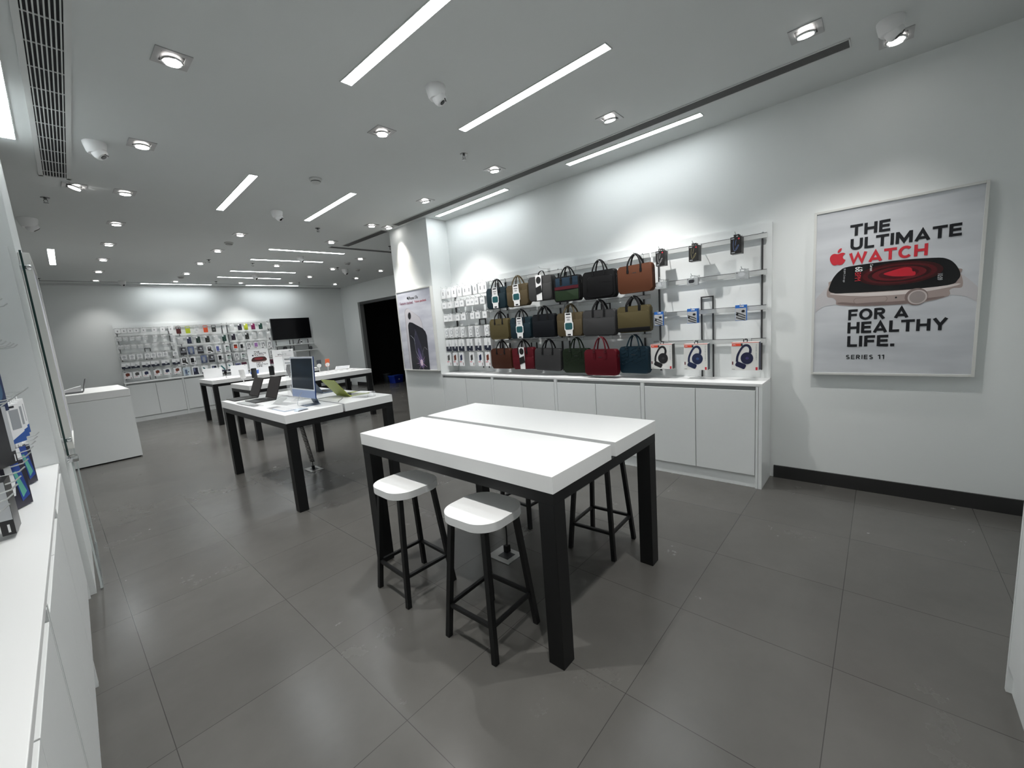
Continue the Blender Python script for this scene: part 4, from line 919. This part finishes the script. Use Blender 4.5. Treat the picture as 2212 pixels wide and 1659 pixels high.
case = [(-.325, 1.712), (-.338, 1.668), (-.332, 1.628), (-.295, 1.617), (-.275, 1.589), (-.272, 1.561), (-.205, 1.547), (-.094, 1.534), (.137, 1.53), (.255, 1.539), (.358, 1.568), (.36, 1.607), (.383, 1.621), (.418, 1.62), (.423, 1.653), (.416, 1.692), (.407, 1.717), (.38, 1.76), (0, 1.78), (-.3, 1.76)]
MB().prism(q(spline(case, 3)), PY+.0002, PY+.0008).build('watch_case_picture', PINKG, t)
MB().prism(q(spline([(-.30, 1.645), (-.1, 1.612), (.15, 1.604), (.36, 1.628), (.40, 1.65), (.15, 1.632), (-.1, 1.638), (-.29, 1.656)], 3)), PY-.0002, PY).build('case_highlight_picture', ink('case_highlight', (.66, .6, .58)), t)
MB().prism(q(spline([(-.26, 1.566), (-.1, 1.537), (.13, 1.533), (.25, 1.543), (.34, 1.568), (.13, 1.556), (-.1, 1.558), (-.24, 1.578)], 3)), PY-.0002, PY).build('case_shade_picture', ink('case_underside', (.2, .15, .14)), t)
MB().prism(q(spline([(-.324, 1.678), (-.321, 1.711), (-.3, 1.775), (-.257, 1.83), (-.197, 1.854), (.047, 1.859), (.269, 1.846), (.339, 1.827), (.381, 1.783), (.407, 1.717), (.397, 1.675), (.348, 1.643), (.094, 1.637), (-.234, 1.648), (-.297, 1.658)], 4)), PY-.0004, PY).build('watch_glass_picture', ink('watch_black', (.006, .006, .007), .2), t)
for k, (rx, rz_, c_) in enumerate(((.235, .085, (.035, .004, .005)), (.205, .072, (.08, .006, .009)), (.175, .06, (.03, .003, .004)), (.15, .05, (.12, .008, .013)), (.11, .037, (.06, .005, .008)))):
    MB().prism(q(ell(.088, 1.761, rx, rz_)), PY-.0006-.0002*k, PY).build('ring_picture', ink('ring_red_%d' % k, c_, .25), t)
MB().prism(q(spline([(.005, 1.767), (.042, 1.783), (.118, 1.8), (.156, 1.792), (.164, 1.767), (.179, 1.761), (.177, 1.736), (.128, 1.735), (.059, 1.744)], 3)), PY-.0018, PY).build('heart_picture', ink('heart_red', (.5, .015, .03), .3), t)
text('watch_digits', '68', -.163-.04, -.118-.04, 1.806-1.648, 1.842-1.648, PY-.001, PAPER, t, .0, 90)
text('watch_unit', 'BPM', -.163-.04, -.128-.04, 1.735-1.648, 1.80-1.648, PY-.0012, RED, t, .0, 90)
text('watch_caption', 'Current', -.075-.04, -.058-.04, 1.800-1.648, 1.852-1.648, PY-.0014, PAPER, t, .0, 90)
text('watch_small_print', '70 BPM, 2 min ago', -.238-.04, -.222-.04, 1.735-1.648, 1.842-1.648, PY-.001, LGREY, t, .0, 90)
text('watch_clock', '10:09', .296-.04, .322-.04, 1.684-1.648, 1.73-1.648, PY-.001, LGREY, t, .0, 90)
MB().prism(q(ell(.192, 1.579, .062, .062, 36)), PY-.0010, PY).build('crown_picture', ink('crown_edge', (.2, .15, .14), .3), t)
MB().prism(q(ell(.198, 1.575, .052, .052, 36)), PY-.0014, PY).build('crown_face_picture', ink('crown_light', (.52, .46, .45), .3), t)
MB().prism(q(ell(.198, 1.575, .043, .044, 36)), PY-.0018, PY).build('crown_inner_picture', ink('crown_inner', (.3, .26, .25), .3), t)
MB().prism(q(rrect(-.066, 1.58, .2, .046, .022)), PY-.0004, PY).build('button_picture', ink('button_line', (.2, .16, .15)), t)
MB().prism(q(rrect(-.066, 1.58, .194, .040, .019)), PY-.0008, PY).build('button_face_picture', PINKG, t)
MB().prism(q(ell(.082, 1.584, .006, .006, 12)), PY-.0006, PY).build('microphone_dot_picture', INK, t)
# column poster; local x = -Y + 5.487, local z = z - 1.63
t = frame_poster((3.98, 5.487, 1.63), A_RIGHT, .905, 1.28, LILAC, 'framed phone poster on the white column')
q = lambda pts: [(x+5.487, z-1.63) for x, z in pts]
apple('apple_logo', -5.635+5.487, 2.147-1.63, .034, PY-.0002, INK, t)
text('title', 'iPhone 17e', -5.615+5.487, -5.367+5.487, 2.118-1.63, 2.166-1.63, PY, INK, t, .01)
text('subtitle_left', 'Feature stacked.', -5.86+5.487, -5.50+5.487, 2.054-1.63, 2.097-1.63, PY, ink('plum_ink', (.18, .03, .08)), t, .01)
text('subtitle_right', 'Value packed.', -5.465+5.487, -5.157+5.487, 2.052-1.63, 2.096-1.63, PY, ink('rose_ink', (.42, .03, .06)), t, .01)
edge = [(-5.769, .985+.0165), (-5.765, 1.5), (-5.758, 1.933), (-5.735, 1.975), (-5.69, 1.99), (-5.645, 1.985), (-5.377, 1.834), (-5.33, 1.76), (-5.314, 1.652), (-5.30, .985+.0165)]
MB().prism(q(edge), PY+.0002, PY+.0008).build('white_phone_edge_picture', ink('phone_edge_print', (.38, .34, .38)), t)
MB().prism(q([(x*1 + (.012 if x < -5.6 else -.003), z-.006 if z > 1.2 else z) for x, z in edge]), PY-.0001, PY+.0005).build('white_phone_picture', ink('phone_white_print', (.62, .6, .64), .3), t)
MB().prism(q(ell(-5.634, 1.868, .046, .062, 24, R(-12))), PY-.0006, PY).build('lens_ring_picture', ink('lens_ring', (.3, .28, .32)), t)
MB().prism(q(ell(-5.634, 1.868, .038, .053, 24, R(-12))), PY-.0010, PY).build('lens_picture', ink('lens_dark', (.03, .03, .035), .2), t)
MB().prism(q([(-5.706, 1.0018), (-5.70, 1.68), (-5.696, 1.72), (-5.675, 1.757), (-5.646, 1.77), (-5.578, 1.758), (-5.32, 1.655), (-5.262, 1.605), (-5.236, 1.54), (-5.245, 1.0018)]), PY-.0014, PY).build('black_phone_picture', ink('phone_graphite', (.022, .022, .03), .25), t)
for k, (pts, c_) in enumerate((([(-5.54, 1.60), (-5.50, 1.62), (-5.35, 1.2), (-5.42, 1.03), (-5.56, 1.2)], (.035, .033, .06)), ([(-5.50, 1.35), (-5.45, 1.3), (-5.40, 1.15), (-5.43, 1.04), (-5.49, 1.15)], (.1, .08, .2)))):
    MB().prism(q(spline(pts, 4)), PY-.0017-.0002*k, PY).build('wallpaper_picture', ink('wallpaper_%d' % k, c_, .3), t)
for k in range(14):
    a = R(20+k*24); L_ = .15 if k % 2 else .1
    cx, cz = -5.435, 1.12
    pts = [(cx-.006*math.sin(a), cz+.006*math.cos(a)), (cx+.006*math.sin(a), cz-.006*math.cos(a)), (cx+L_*math.cos(a), max(1.004, cz+L_*math.sin(a)))]
    MB().prism(q(pts), PY-.0022-.00005*k, PY).build('spark_picture', ink('spark_%d' % (k % 2), ((.3, .2, .55), (.6, .35, .6))[k % 2], .3), t)
MB().prism(q(ell(-5.435, 1.12, .035, .05)), PY-.0032, PY).build('spark_core_picture', ink('spark_core', (.85, .68, .8), .3), t)
MB().tube([(x, PY-.0018, z) for x, z in q(spline([(-5.66, 1.56), (-5.58, 1.50), (-5.56, 1.42)], 5, False))], .0016, 5).tube([(x, PY-.0018, z) for x, z in q(spline([(-5.50, 1.62), (-5.56, 1.5), (-5.55, 1.3), (-5.46, 1.17)], 5, False))], .0016, 5).tube([(x, PY-.0018, z) for x, z in q(spline([(-5.26, 1.32), (-5.33, 1.36), (-5.40, 1.24), (-5.43, 1.13)], 5, False))], .0016, 5).build('line_picture', ink('line_light', (.4, .4, .5)), t)
# left pilaster: poster seen edge-on, glass panel with chrome clamp
t = frame_poster(LP(.031, 4.60, 1.645), A_LEFT, .92, 1.31, LILAC, 'framed poster on the left pilaster seen almost edge on', .05)
t = empty('standoff_glass_sheet', LP(.031, 4.06, 1.63), A_LEFT, 'dark edged glass sheet with chrome studs beside the edge on poster', 'glass panel')
box('sheet', GLASS, -.06, .05, -.02, -.012, -.66, .66, t); box('edge', GEDGE, -.066, -.06, -.021, -.011, -.66, .66, t)
for z in (-.56, .56): MB().lathe([(0, 0), (.016, 0), (.018, .004), (.018, .045), (0, .047)], 18, Matrix.Translation((-.03, -.001, z)) @ Matrix.Rotation(R(90), 4, 'X')).build('stud', CHROME, t, True)
t = empty('glass_screen', LP(.055, 3.99, 0), A_LEFT, 'clear glass screen standing at the end of the left worktop', 'glass panel')
box('pane', GLASS, 0, 1.06, -.008, 0, .012, .955, t); box('edge', mat('pale_glass_edge', (.6, .66, .65), .2), 1.06, 1.066, -.009, .001, .012, .955, t); box('near_edge', mat('pale_glass_edge', (0, 0, 0)), -.006, 0, -.009, .001, .012, .955, t)
MB().box(-.02, .055, -.035, .02, .925, .965, bev=.004).build('clamp', CHROME, t, True)
box('floor_rail', CHROME, 0, 1.06, -.012, .004, 0, .012, t)

# ------------------------------------------------------------------ display tables
ZT = .9425
def table(x0, x1, y0, y1, split, label, gap=.05, lg=.09):
    cx, cy = (x0+x1)/2, (y0+y1)/2
    t = empty('display_table', (cx, cy, 0), 0, label, 'table')
    a, b = (x1-x0)/2, (y1-y0)/2
    if split == 'x':
        s_ = 0.0
        MB().box(-a, s_-gap/2, -b, b, ZT-.08, ZT, bev=.0015).build('tabletop', TOPW, t); MB().box(s_+gap/2, a, -b, b, ZT-.08, ZT, bev=.0015).build('tabletop', TOPW, t)
    else:
        s_ = -.02
        MB().box(-a, a, -b, s_-gap/2, ZT-.08, ZT, bev=.0015).build('tabletop', TOPW, t); MB().box(-a, a, s_+gap/2, b, ZT-.08, ZT, bev=.0015).build('tabletop', TOPW, t)
    fb = MB(); z0, z1 = ZT-.135, ZT-.081; f = .05
    fb.box(-a+.004, a-.004, -b+.004, -b+f, z0, z1).box(-a+.004, a-.004, b-f, b-.004, z0, z1).box(-a+.004, -a+f, -b+f, b-f, z0, z1).box(a-f, a-.004, -b+f, b-f, z0, z1)
    fb.box(-.06, .06, -b+f, b-f, z0+.03, z1) if split == 'x' else fb.box(-a+f, a-f, s_-.06, s_+.06, z0+.03, z1)
    fb.build('frame', BLK, t)
    for sx in (-1, 1):
        for sy in (-1, 1):
            X = sorted((sx*(a-.004), sx*(a-lg))); Y = sorted((sy*(b-.004), sy*(b-lg)))
            MB().box(X[0], X[1], Y[0], Y[1], 0, z0, bev=.002).build('leg', BLK, t)
    return t
table(1.352, 2.453, 1.03, 2.665, 'x', 'nearest display table with an empty white split top and black legs')
table(1.352, 2.471, 4.03, 6.08, 'x', 'white topped black table carrying the blue computer and laptops', .022)
table(2.13, 4.34, 7.73, 8.75, 'y', 'long white topped table behind the laptops with phones on stands', .006)
table(2.17, 4.36, 10.2, 11.3, 'y', 'farthest long table before the far wall carrying the watch sign', .006)

def make_stool():
    t = empty('bar_stool')
    MB().prism([(x, z) for x, z in rrect(0, 0, .338, .355, .12, 10)], 0, .042, M=Matrix.Translation((0, 0, .692)) @ Matrix.Rotation(R(-90), 4, 'X'), bev=.004).build('seat', TOPW, t, True)
    for sx in (-1, 1):
        for sy in (-1, 1): MB().tube([(sx*.115, sy*.115, .651), (sx*.168, sy*.165, 0)], .0135, square=True).build('leg', BLK, t)
    f = lambda z: .168 - (.168-.115)*z/.65
    for sy in (-1, 1):
        p = f(.18); MB().tube([(-p, sy*(p-.003), .18), (p, sy*(p-.003), .18)], .009, square=True).build('footrest', BLK, t)
    for sx in (-1, 1):
        p = f(.18); MB().tube([(sx*p, -p+.003, .18), (sx*p, p-.003, .18)], .009, square=True).build('footrest', BLK, t)
    return t
for i, (x, y, a, lab) in enumerate(((1.355, 1.49, 2, 'white seated black stool in front, nearest the corner leg of the empty table'), (1.355, 2.175, -2, 'white seated black stool in front, at the left end of the empty table'),
        (2.44, 1.44, 3, 'black legged stool seen under the empty table by its right leg'), (2.49, 2.16, -4, 'black legged stool mostly hidden behind the empty table'))):
    put('stool', make_stool, (x, y, 0), R(a), lab, 'stool', None)

# floor sockets and cables
def sockbox(x0, x1, y0, y1, lab):
    t = empty('floor_socket', ((x0+x1)/2, (y0+y1)/2, 0), 0, lab, 'floor socket'); a, b = (x1-x0)/2, (y1-y0)/2
    MB().box(-a, a, -b, b, 0, .006, bev=.002).build('plate', mat('brushed_steel', (.35, .35, .34), .35, .8), t)
    MB().box(-a*.5, a*.5, -b*.6, b*.3, .006, .008).build('socket_insert', DGREY, t)
sockbox(1.84, 2.0, 1.82, 2.02, 'steel floor socket plate under the nearest table')
sockbox(1.93, 2.08, 5.15, 5.38, 'steel floor socket plate under the computer table')
t = empty('power_cable', (1.955, 1.93, 0), 0, 'black power cable rising from the floor socket under the nearest table', 'cable')
MB().box(-.02, .02, -.018, .018, .006, .06, bev=.005).build('plug', BLK, t)
MB().tube(spline([(0, 0, .05), (.005, 0, .2), (-.02, .01, .38), (.02, .0, .5)], 8, False)+[(.02+.016*math.cos(k*.7), .016*math.sin(k*.7), .5+.0033*k) for k in range(86)], .005, 6).build('cord', BLK, t, True)
t = empty('coiled_cable', (2.0, 5.26, 0), 0, 'black coiled cable hanging from the computer table to its floor socket', 'cable')
MB().box(-.015, .015, -.015, .015, .006, .05, bev=.004).build('plug', BLK, t)
MB().tube([(0, 0, .04), (0, 0, .1)]+[(-.0003*k+.022*math.cos(k*.7), .022*math.sin(k*.7), .1+.0021*k) for k in range(336)], .0055, 6).build('coil', BLK, t, True)

# ------------------------------------------------------------------ devices on the computer table
SILV = mat('silver_aluminium', (.52, .54, .57), .3, .6)
BLUEA = mat('pale_blue_aluminium', (.30, .38, .58), .35, .2); BLUED = mat('deep_blue_aluminium', (.02, .055, .2), .3, .3)
t = empty('desktop_computer', (1.70, 4.385, ZT), A_RIGHT+R(1), 'blue all in one computer with dark screen on the second table', 'computer')
Mt = Matrix.Translation((0, -.03, 0)) @ Matrix.Rotation(R(-4), 4, 'X')
MB().box(-.268, .268, 0, .012, .09, .505, M=Mt, bev=.002).build('housing', BLUED, t); hs = KIDS[t.name][-1]
MB().box(-.268, .268, -.0012, 0, .09, .166, M=Mt).build('chin', BLUEA, hs)
MB().box(-.268, .268, -.0012, 0, .166, .505, M=Mt).build('bezel', mat('pale_bezel', (.62, .66, .72), .3), hs)
scrm = print_mat('dark_display', ((.006, .01, .018), (.02, .034, .055)), 4); scrm.node_tree.nodes['Principled BSDF'].inputs['Roughness'].default_value = .08
MB().box(-.249, .249, -.002, -.0012, .18, .488, M=Mt).build('screen', scrm, hs)
MB().box(-.07, .07, 0, .006, .0, .19, M=Matrix.Translation((0, .092, .009)) @ Matrix.Rotation(R(20), 4, 'X'), bev=.001).build('stand', mat('slate_aluminium', (.10, .14, .2), .35, .4), t)
MB().box(-.075, .075, -.04, .105, .0005, .0055).build('foot', mat('slate_aluminium', (0, 0, 0)), t)
MB().tube(spline([(-.02, .02, .2), (-.05, -.05, .09), (-.08, -.06, .009), (-.02, -.03, .01)], 6, False), .0025, 6).build('security_cable', SILV, t)
t = empty('keyboard', (1.485, 4.40, ZT), A_RIGHT, 'thin white keyboard lying in front of the blue computer', 'keyboard')
MB().box(-.16, .16, -.06, .06, 0, .008, bev=.003).build('base', mat('pale_blue_base', (.5, .56, .66), .35), t)
b = MB()
for i in range(13):
    for j in range(5): b.box(-.152+i*.0235, -.133+i*.0235, -.052+j*.0215, -.034+j*.0215, .008, .0105)
b.build('keys', WHITE, t)
t = empty('mouse', (1.545, 4.145, ZT), R(15), 'small pale mouse beside the keyboard on the table corner', 'mouse')
MB().prism(spline([(-.06, 0), (-.05, .012), (0, .022), (.045, .014), (.06, 0)], 5, False), -.03, .03, bev=.008).build('shell', mat('pale_blue_shell', (.55, .62, .7), .25), t, True)
t = empty('desk_mat_card', (1.47, 4.62, ZT), A_RIGHT, 'grey spec card in a clear holder lying beside the keyboard', 'card')
MB().box(-.08, .08, -.05, .05, 0, .006).build('holder', ACRY, t); MB().box(-.07, .03, -.04, .04, .006, .007).build('card', mat('grey_card', (.3, .3, .31), .5), t)

def laptop(loc, rz, w_, d_, L_, lean, m, label, scr=SCREEN):
    t = empty('laptop', loc, rz, label, 'laptop')
    bs = MB().box(-w_/2, w_/2, -d_, 0, 0, .011, bev=.002).build('base', m, t)
    b = MB()
    for i in range(12):
        for j in range(5): b.box(-w_*.42+i*w_*.07, -w_*.42+i*w_*.07+w_*.06, -.035-j*.02-.016, -.035-j*.02, .011, .0125)
    b.build('keys', BLK, bs)
    box('trackpad', DGREY, -.055, .055, -d_+.012, -d_+.09, .011, .0118, bs)
    Ml = Matrix.Translation((0, 0, .011)) @ Matrix.Rotation(R(-lean), 4, 'X')
    MB().box(-w_/2, w_/2, -.003, .003, 0, L_, M=Ml, bev=.0015).build('lid', m, t); lidp = KIDS[t.name][-1]
    MB().box(-w_/2+.006, w_/2-.006, -.0042, -.003, .012, L_-.006, M=Ml).build('screen', scr, lidp)
    return t
SPB = mat('space_black', (.022, .021, .021), .4, .3); DUSK = mat('dusky_screen', (.035, .028, .028), .25)
laptop((1.68, 6.045-.08, ZT), A_RIGHT, .345, .26, .245, 22, SPB, 'dark laptop open on the left end of the computer table', DUSK)
laptop((1.712, 5.46, ZT), A_RIGHT, .36, .225, .265, 20, SPB, 'dark laptop with taller looking screen, next to the blue computer', DUSK)
laptop((2.19, 5.28, ZT), R(90), .34, .25, .245, 30, mat('sky_blue_aluminium', (.13, .17, .23), .4, .3), 'grey blue laptop seen from behind, partly behind the blue computer')
laptop((2.185, 4.59, ZT), R(90), .33, .24, .25, 38, mat('citrus_aluminium', (.33, .38, .07), .45, .2), 'lime yellow laptop seen from behind')
t = empty('spec_stand', (1.425, 5.28, ZT), A_RIGHT, 'flat clear spec card holder in front of the two dark laptops', 'card holder')
MB().box(-.32, .32, -.05, .05, .0, .008, bev=.002).build('holder', ACRY, t); MB().box(-.3, .1, -.045, .045, .008, .009).build('card', mat('grey_card2', (.4, .42, .42), .5), t); MB().box(.12, .24, -.03, .03, .008, .0095).build('dark_card', mat('grey_card', (0, 0, 0)), t)
t = empty('spec_stand', (1.57, 4.80, ZT+.001), A_RIGHT+R(10), 'tilted clear brochure holder between laptop and computer', 'card holder')
MB().box(-.15, .15, 0, .004, 0, .13, M=Matrix.Rotation(R(-62), 4, 'X')).box(-.15, .15, 0, .12, 0, .004).build('holder', ACRY, t); MB().box(-.14, .0, -.001, 0, .02, .12, M=Matrix.Rotation(R(-62), 4, 'X')).build('card', mat('grey_card2', (0, 0, 0)), t)
t = empty('sign_holder', (1.83, 5.02, ZT), A_RIGHT+R(4), 'tall clear sign holder standing left of the blue computer', 'sign holder')
MB().box(-.19, .19, -.09, .09, 0, .008, bev=.002).build('foot', ACRY, t); MB().box(-.165, .165, -.006, .006, .008, .56).build('sheet', ACRY, t)
for k, (x, z) in enumerate(((-.07, .34), (-.05, .12), (.07, .2))): MB().prism([(x-.05, z), (x+.02, z-.09), (x+.055, z-.05), (x-.02, z+.05)], -.0075, -.006).build('printed_picture', mat('grey_card', (0, 0, 0)) if k == 0 else LGREY, t)
box('headline_print', MIDG, -.12, .08, -.0075, -.006, .46, .475, t); box('subline_print', MIDG, -.12, .05, -.0075, -.006, .42, .43, t)
t = empty('card_riser', (2.25, 4.24, ZT), R(12), 'clear acrylic riser beside the lime laptop', 'card holder')
MB().box(-.06, .06, -.12, .12, .05, .055).box(-.06, -.055, -.12, .12, 0, .05).box(.055, .06, -.12, -.09, 0, .05).build('riser', ACRY, t); MB().box(-.05, .05, -.1, .1, .055, .056).build('card', PAPER, t)
t = empty('price_card', (2.36, 4.86, ZT), R(8), 'white flat price card lying behind the lime laptop', 'card'); MB().box(-.05, .05, -.16, .10, 0, .006).build('card', PAPER, t)
t = empty('charging_cable', (1.95, 4.55, ZT), 0, 'grey cable curling across the gap of the computer table', 'cable')
MB().tube(spline([(-.12, -.02, .0055), (-.05, .1, .0055), (.06, .16, .0055), (.17, .1, .0055), (.16, -.1, .0055), (.02, -.3, .0055), (-.01, -.36, .0055)], 8, False), .004, 6).build('cord', SILV, t, True)

# ------------------------------------------------------------------ things on the two long tables
def phone_stand(loc, rz, m, label, back=False, hh=.15, lean=22):
    t = empty('phone_on_stand', loc, rz, label, 'phone')
    MB().lathe([(0, 0), (.05, 0), (.05, .006), (0, .008)], 20).build('base', WHITE, t, True)
    MB().tube([(0, .0, .005), (0, .035, hh*.55), (0, .02, hh)], .006, 8).build('stem', WHITE, t)
    Mt = Matrix.Translation((0, -.012, hh-.07)) @ Matrix.Rotation(R(-lean), 4, 'X')
    MB().prism(rrect(0, .09, .085, .18, .014), -.004, .005, M=Mt, bev=.002).build('phone', m, t, True); ph = KIDS[t.name][-1]
    if back: MB().prism(ell(0, .05, .042, .045), .006, .012, M=Mt).build('charging_puck', WHITE, t)
    else: MB().prism(rrect(0, .09, .078, .172, .012), -.0052, -.004, M=Mt).build('screen', SCREEN, ph)
    return t
phone_stand((2.27, 8.47, ZT), R(150), WHITE, 'white phone on a white stand at the left end of the long table', True)
phone_stand((2.40, 8.30, ZT), R(-18), BLK, 'black phone on a stand behind the left dark laptop')
phone_stand((2.72, 8.40, ZT), R(-18), BLK, 'black phone on a stand behind the taller looking laptop')
phone_stand((2.98, 8.28, ZT), R(-30), BLK, 'black phone on a stand just left of the tall clear sign holder')
phone_stand((3.68, 8.60, ZT), R(160), mat('blue_black_phone', (.02, .025, .04), .35), 'dark phone seen from behind, right of the blue computer', True, .17, 30)
phone_stand((3.86, 8.62, ZT), R(165), mat('orange_phone_back', (.75, .13, .03), .35), 'orange phone seen from behind on a white stand', True, .17, 30)
t = empty('tablet', (4.15, 8.56, ZT), R(-35), 'white framed tablet on a low wedge at the right end of the long table', 'tablet')
MB().prism([(-.1, 0), (.1, 0), (.1, .012), (-.1, .012)], -.1, .1).build('wedge', WHITE, t); MB().box(-.14, .14, -.005, .005, 0, .17, M=Matrix.Translation((0, -.09, .014)) @ Matrix.Rotation(R(-72), 4, 'X'), bev=.002).build('frame', WHITE, t)
MB().box(-.125, .125, -.0062, -.005, .012, .158, M=Matrix.Translation((0, -.09, .014)) @ Matrix.Rotation(R(-72), 4, 'X')).build('screen', LGREY, t)
for x, y, a, lab in ((3.72, 8.12, -10, 'flat white spec card with a dark mark on the long table'), (3.98, 8.28, 0, 'flat white spec card before the tilted tablet'), (4.18, 8.2, 5, 'flat pale card at the right end of the long table'), (3.45, 7.98, 0, 'flat white card on the long table right of the blue computer')):
    t = empty('spec_card', (x, y, ZT), R(a), lab, 'card'); MB().box(-.11, .11, -.07, .07, 0, .008).build('holder', PAPER, t); MB().box(-.05, .02, -.045, -.01, .008, .009).build('print', MIDG, t)
for x, y, lab in ((2.58, 8.1, 'coiled white charger on the long table near the black phones'), (3.15, 8.05, 'coiled white charger on the long table beside the sign holder')):
    t = empty('charger_cable', (x, y, ZT), 0, lab, 'cable'); MB().tube([(.05*math.cos(k*.5), .04*math.sin(k*.5), .004+.0006*k) for k in range(26)], .004, 6).build('cord', WHITE, t)
def placard(loc, rz, w_, h_, lab):
    t = empty('placard', loc, rz, lab, 'placard'); MB().box(-w_/2, w_/2, -.004, .004, 0, h_, bev=.001).build('panel', PAPER, t); MB().box(-w_/2, w_/2, -.07, .004, 0, .006).build('foot', PAPER, t)
    box('logo', MIDG, w_*.3, w_*.4, -.0048, -.004, h_*.9, h_*.94, t)
    return t
placard((2.38, 10.98, ZT), R(-12), .34, .225, 'white placard at the left end of the farthest table')
placard((2.86, 10.86, ZT), R(-14), .33, .235, 'white placard in the middle of the farthest table')
def wstand(x, y, lab):
    t = empty('watch_stand', (x, y, ZT), R(-15), lab, 'watch'); MB().lathe([(0, 0), (.05, 0), (.05, .006), (.01, .01), (.01, .08), (0, .08)], 18).build('stand', WHITE, t, True)
    MB().tube(spline([(0, -.02, .06), (0, -.045, .11), (0, 0, .15), (0, .045, .11), (0, .02, .06)], 6, False), .01, flat=(.016, .004)).build('strap', BLK, t, True); MB().prism(rrect(0, .125, .05, .058, .014), -.052, -.036, bev=.003).build('watch_case', SCREEN, t, True)
wstand(2.50, 10.50, 'black watch on a white stand before the left placard')
def aframe(loc, rz, w_, h_, lab):
    t = empty('counter_sign', loc, rz, lab, 'sign'); Mt = Matrix.Rotation(R(-7), 4, 'X')
    MB().box(-w_/2, w_/2, 0, .006, 0, h_, M=Mt, bev=.001).build('panel', PAPER, t); MB().box(-w_/2, w_/2, .0, .12, 0, .006).build('foot', PAPER, t)
    return t, Mt
t, Mt = aframe((3.30, 10.90, ZT), R(-17), .42, .56, 'white standing sign with watch picture on the farthest table')
def ttext(nm, s_, x0, x1, z0, z1, m, bold=.03):
    o = caps(nm, s_, x0, x1, z0, z1, -.001, m, t); o.data.transform(Mt)
ttext('headline_the', 'THE', -.08, .03, .48, .512, INK); ttext('headline_ultimate', 'ULTIMATE', -.08, .16, .44, .472, INK); ttext('headline_watch', 'WATCH', -.08, .11, .40, .432, mat('dark_red_ink', (.12, .02, .02)))
ttext('headline_for_a', 'FOR A', -.06, .07, .215, .245, INK); ttext('headline_healthy', 'HEALTHY', -.06, .17, .175, .207, INK); ttext('headline_life', 'LIFE.', -.06, .06, .137, .168, INK)
a_ = apple('apple_logo', -.11, .415, .032, -.001, INK, t); a_.data.transform(Mt)
b = MB().prism(spline([(-.15, .285), (-.14, .34), (-.08, .378), (.1, .378), (.15, .34), (.155, .29), (.1, .262), (-.1, .262)], 4), -.001, 0); o = b.build('watch_picture', ink('sign_watch_dark', (.05, .012, .012)), t); o.data.transform(Mt)
o = MB().prism(ell(0, .335, .09, .028), -.0016, 0).build('watch_glow_picture', ink('sign_watch_red', (.2, .015, .02)), t); o.data.transform(Mt)
o = MB().prism(spline([(-.145, .285), (-.1, .275), (.1, .275), (.15, .29), (.1, .255), (-.1, .255)], 4), -.0018, 0).build('watch_edge_picture', PINKG, t); o.data.transform(Mt)
t = placard((3.74, 10.62, ZT), R(-20), .44, .50, 'white sign with two short text lines behind the blue computer')
apple('apple_logo', -.10, .385, .022, -.0052, INK, t); text('title', 'iPhone 17e', -.08, .07, .375, .40, -.005, INK, t, .02); text('subtitle', 'Feature stacked. Value packed.', -.17, .17, .34, .36, -.005, ink('plum_ink', (0, 0, 0)), t, .02)
t = empty('blue_pouch', (3.12, 10.75, ZT), R(-10), 'small blue folded cloth lying between placard and watch sign', 'cloth'); MB().prism([(-.08, 0), (.08, 0), (.09, .09), (.03, .07), (-.07, .06)], -.03, .03, bev=.01).build('cloth', ink('cloth_blue', (.05, .14, .5)), t, True)

# ------------------------------------------------------------------ back room
t = empty('storage_crate', (7.60, 12.02, 0), R(10), 'blue plastic crate in the dark doorway', 'crate')
MB().prism([(-.16, 0), (.16, 0), (.2, .22), (-.2, .22)], -.14, .14, bev=.01).build('tub', mat('crate_blue', (.006, .03, .32), .4), t); MB().box(-.21, .21, -.15, .15, .22, .25, bev=.006).build('lid', mat('crate_rim', (.012, .05, .34), .4), t)
MB().prism(ell(0, .12, .03, .025), -.145, -.138).build('badge', PAPER, t)
t = empty('waste_bin', (7.52, 12.42, 0), 0, 'dark round bin left of the blue crate', 'bin')
MB().lathe([(0, 0), (.10, 0), (.13, .28), (.135, .30), (.12, .30), (.09, .02), (0, .02)], 24).build('tub', mat('bin_dark', (.02, .027, .035), .4), t, True); MB().lathe([(.136, .28), (.14, .29), (.136, .305)], 24).build('rim', DGREY, t, True)
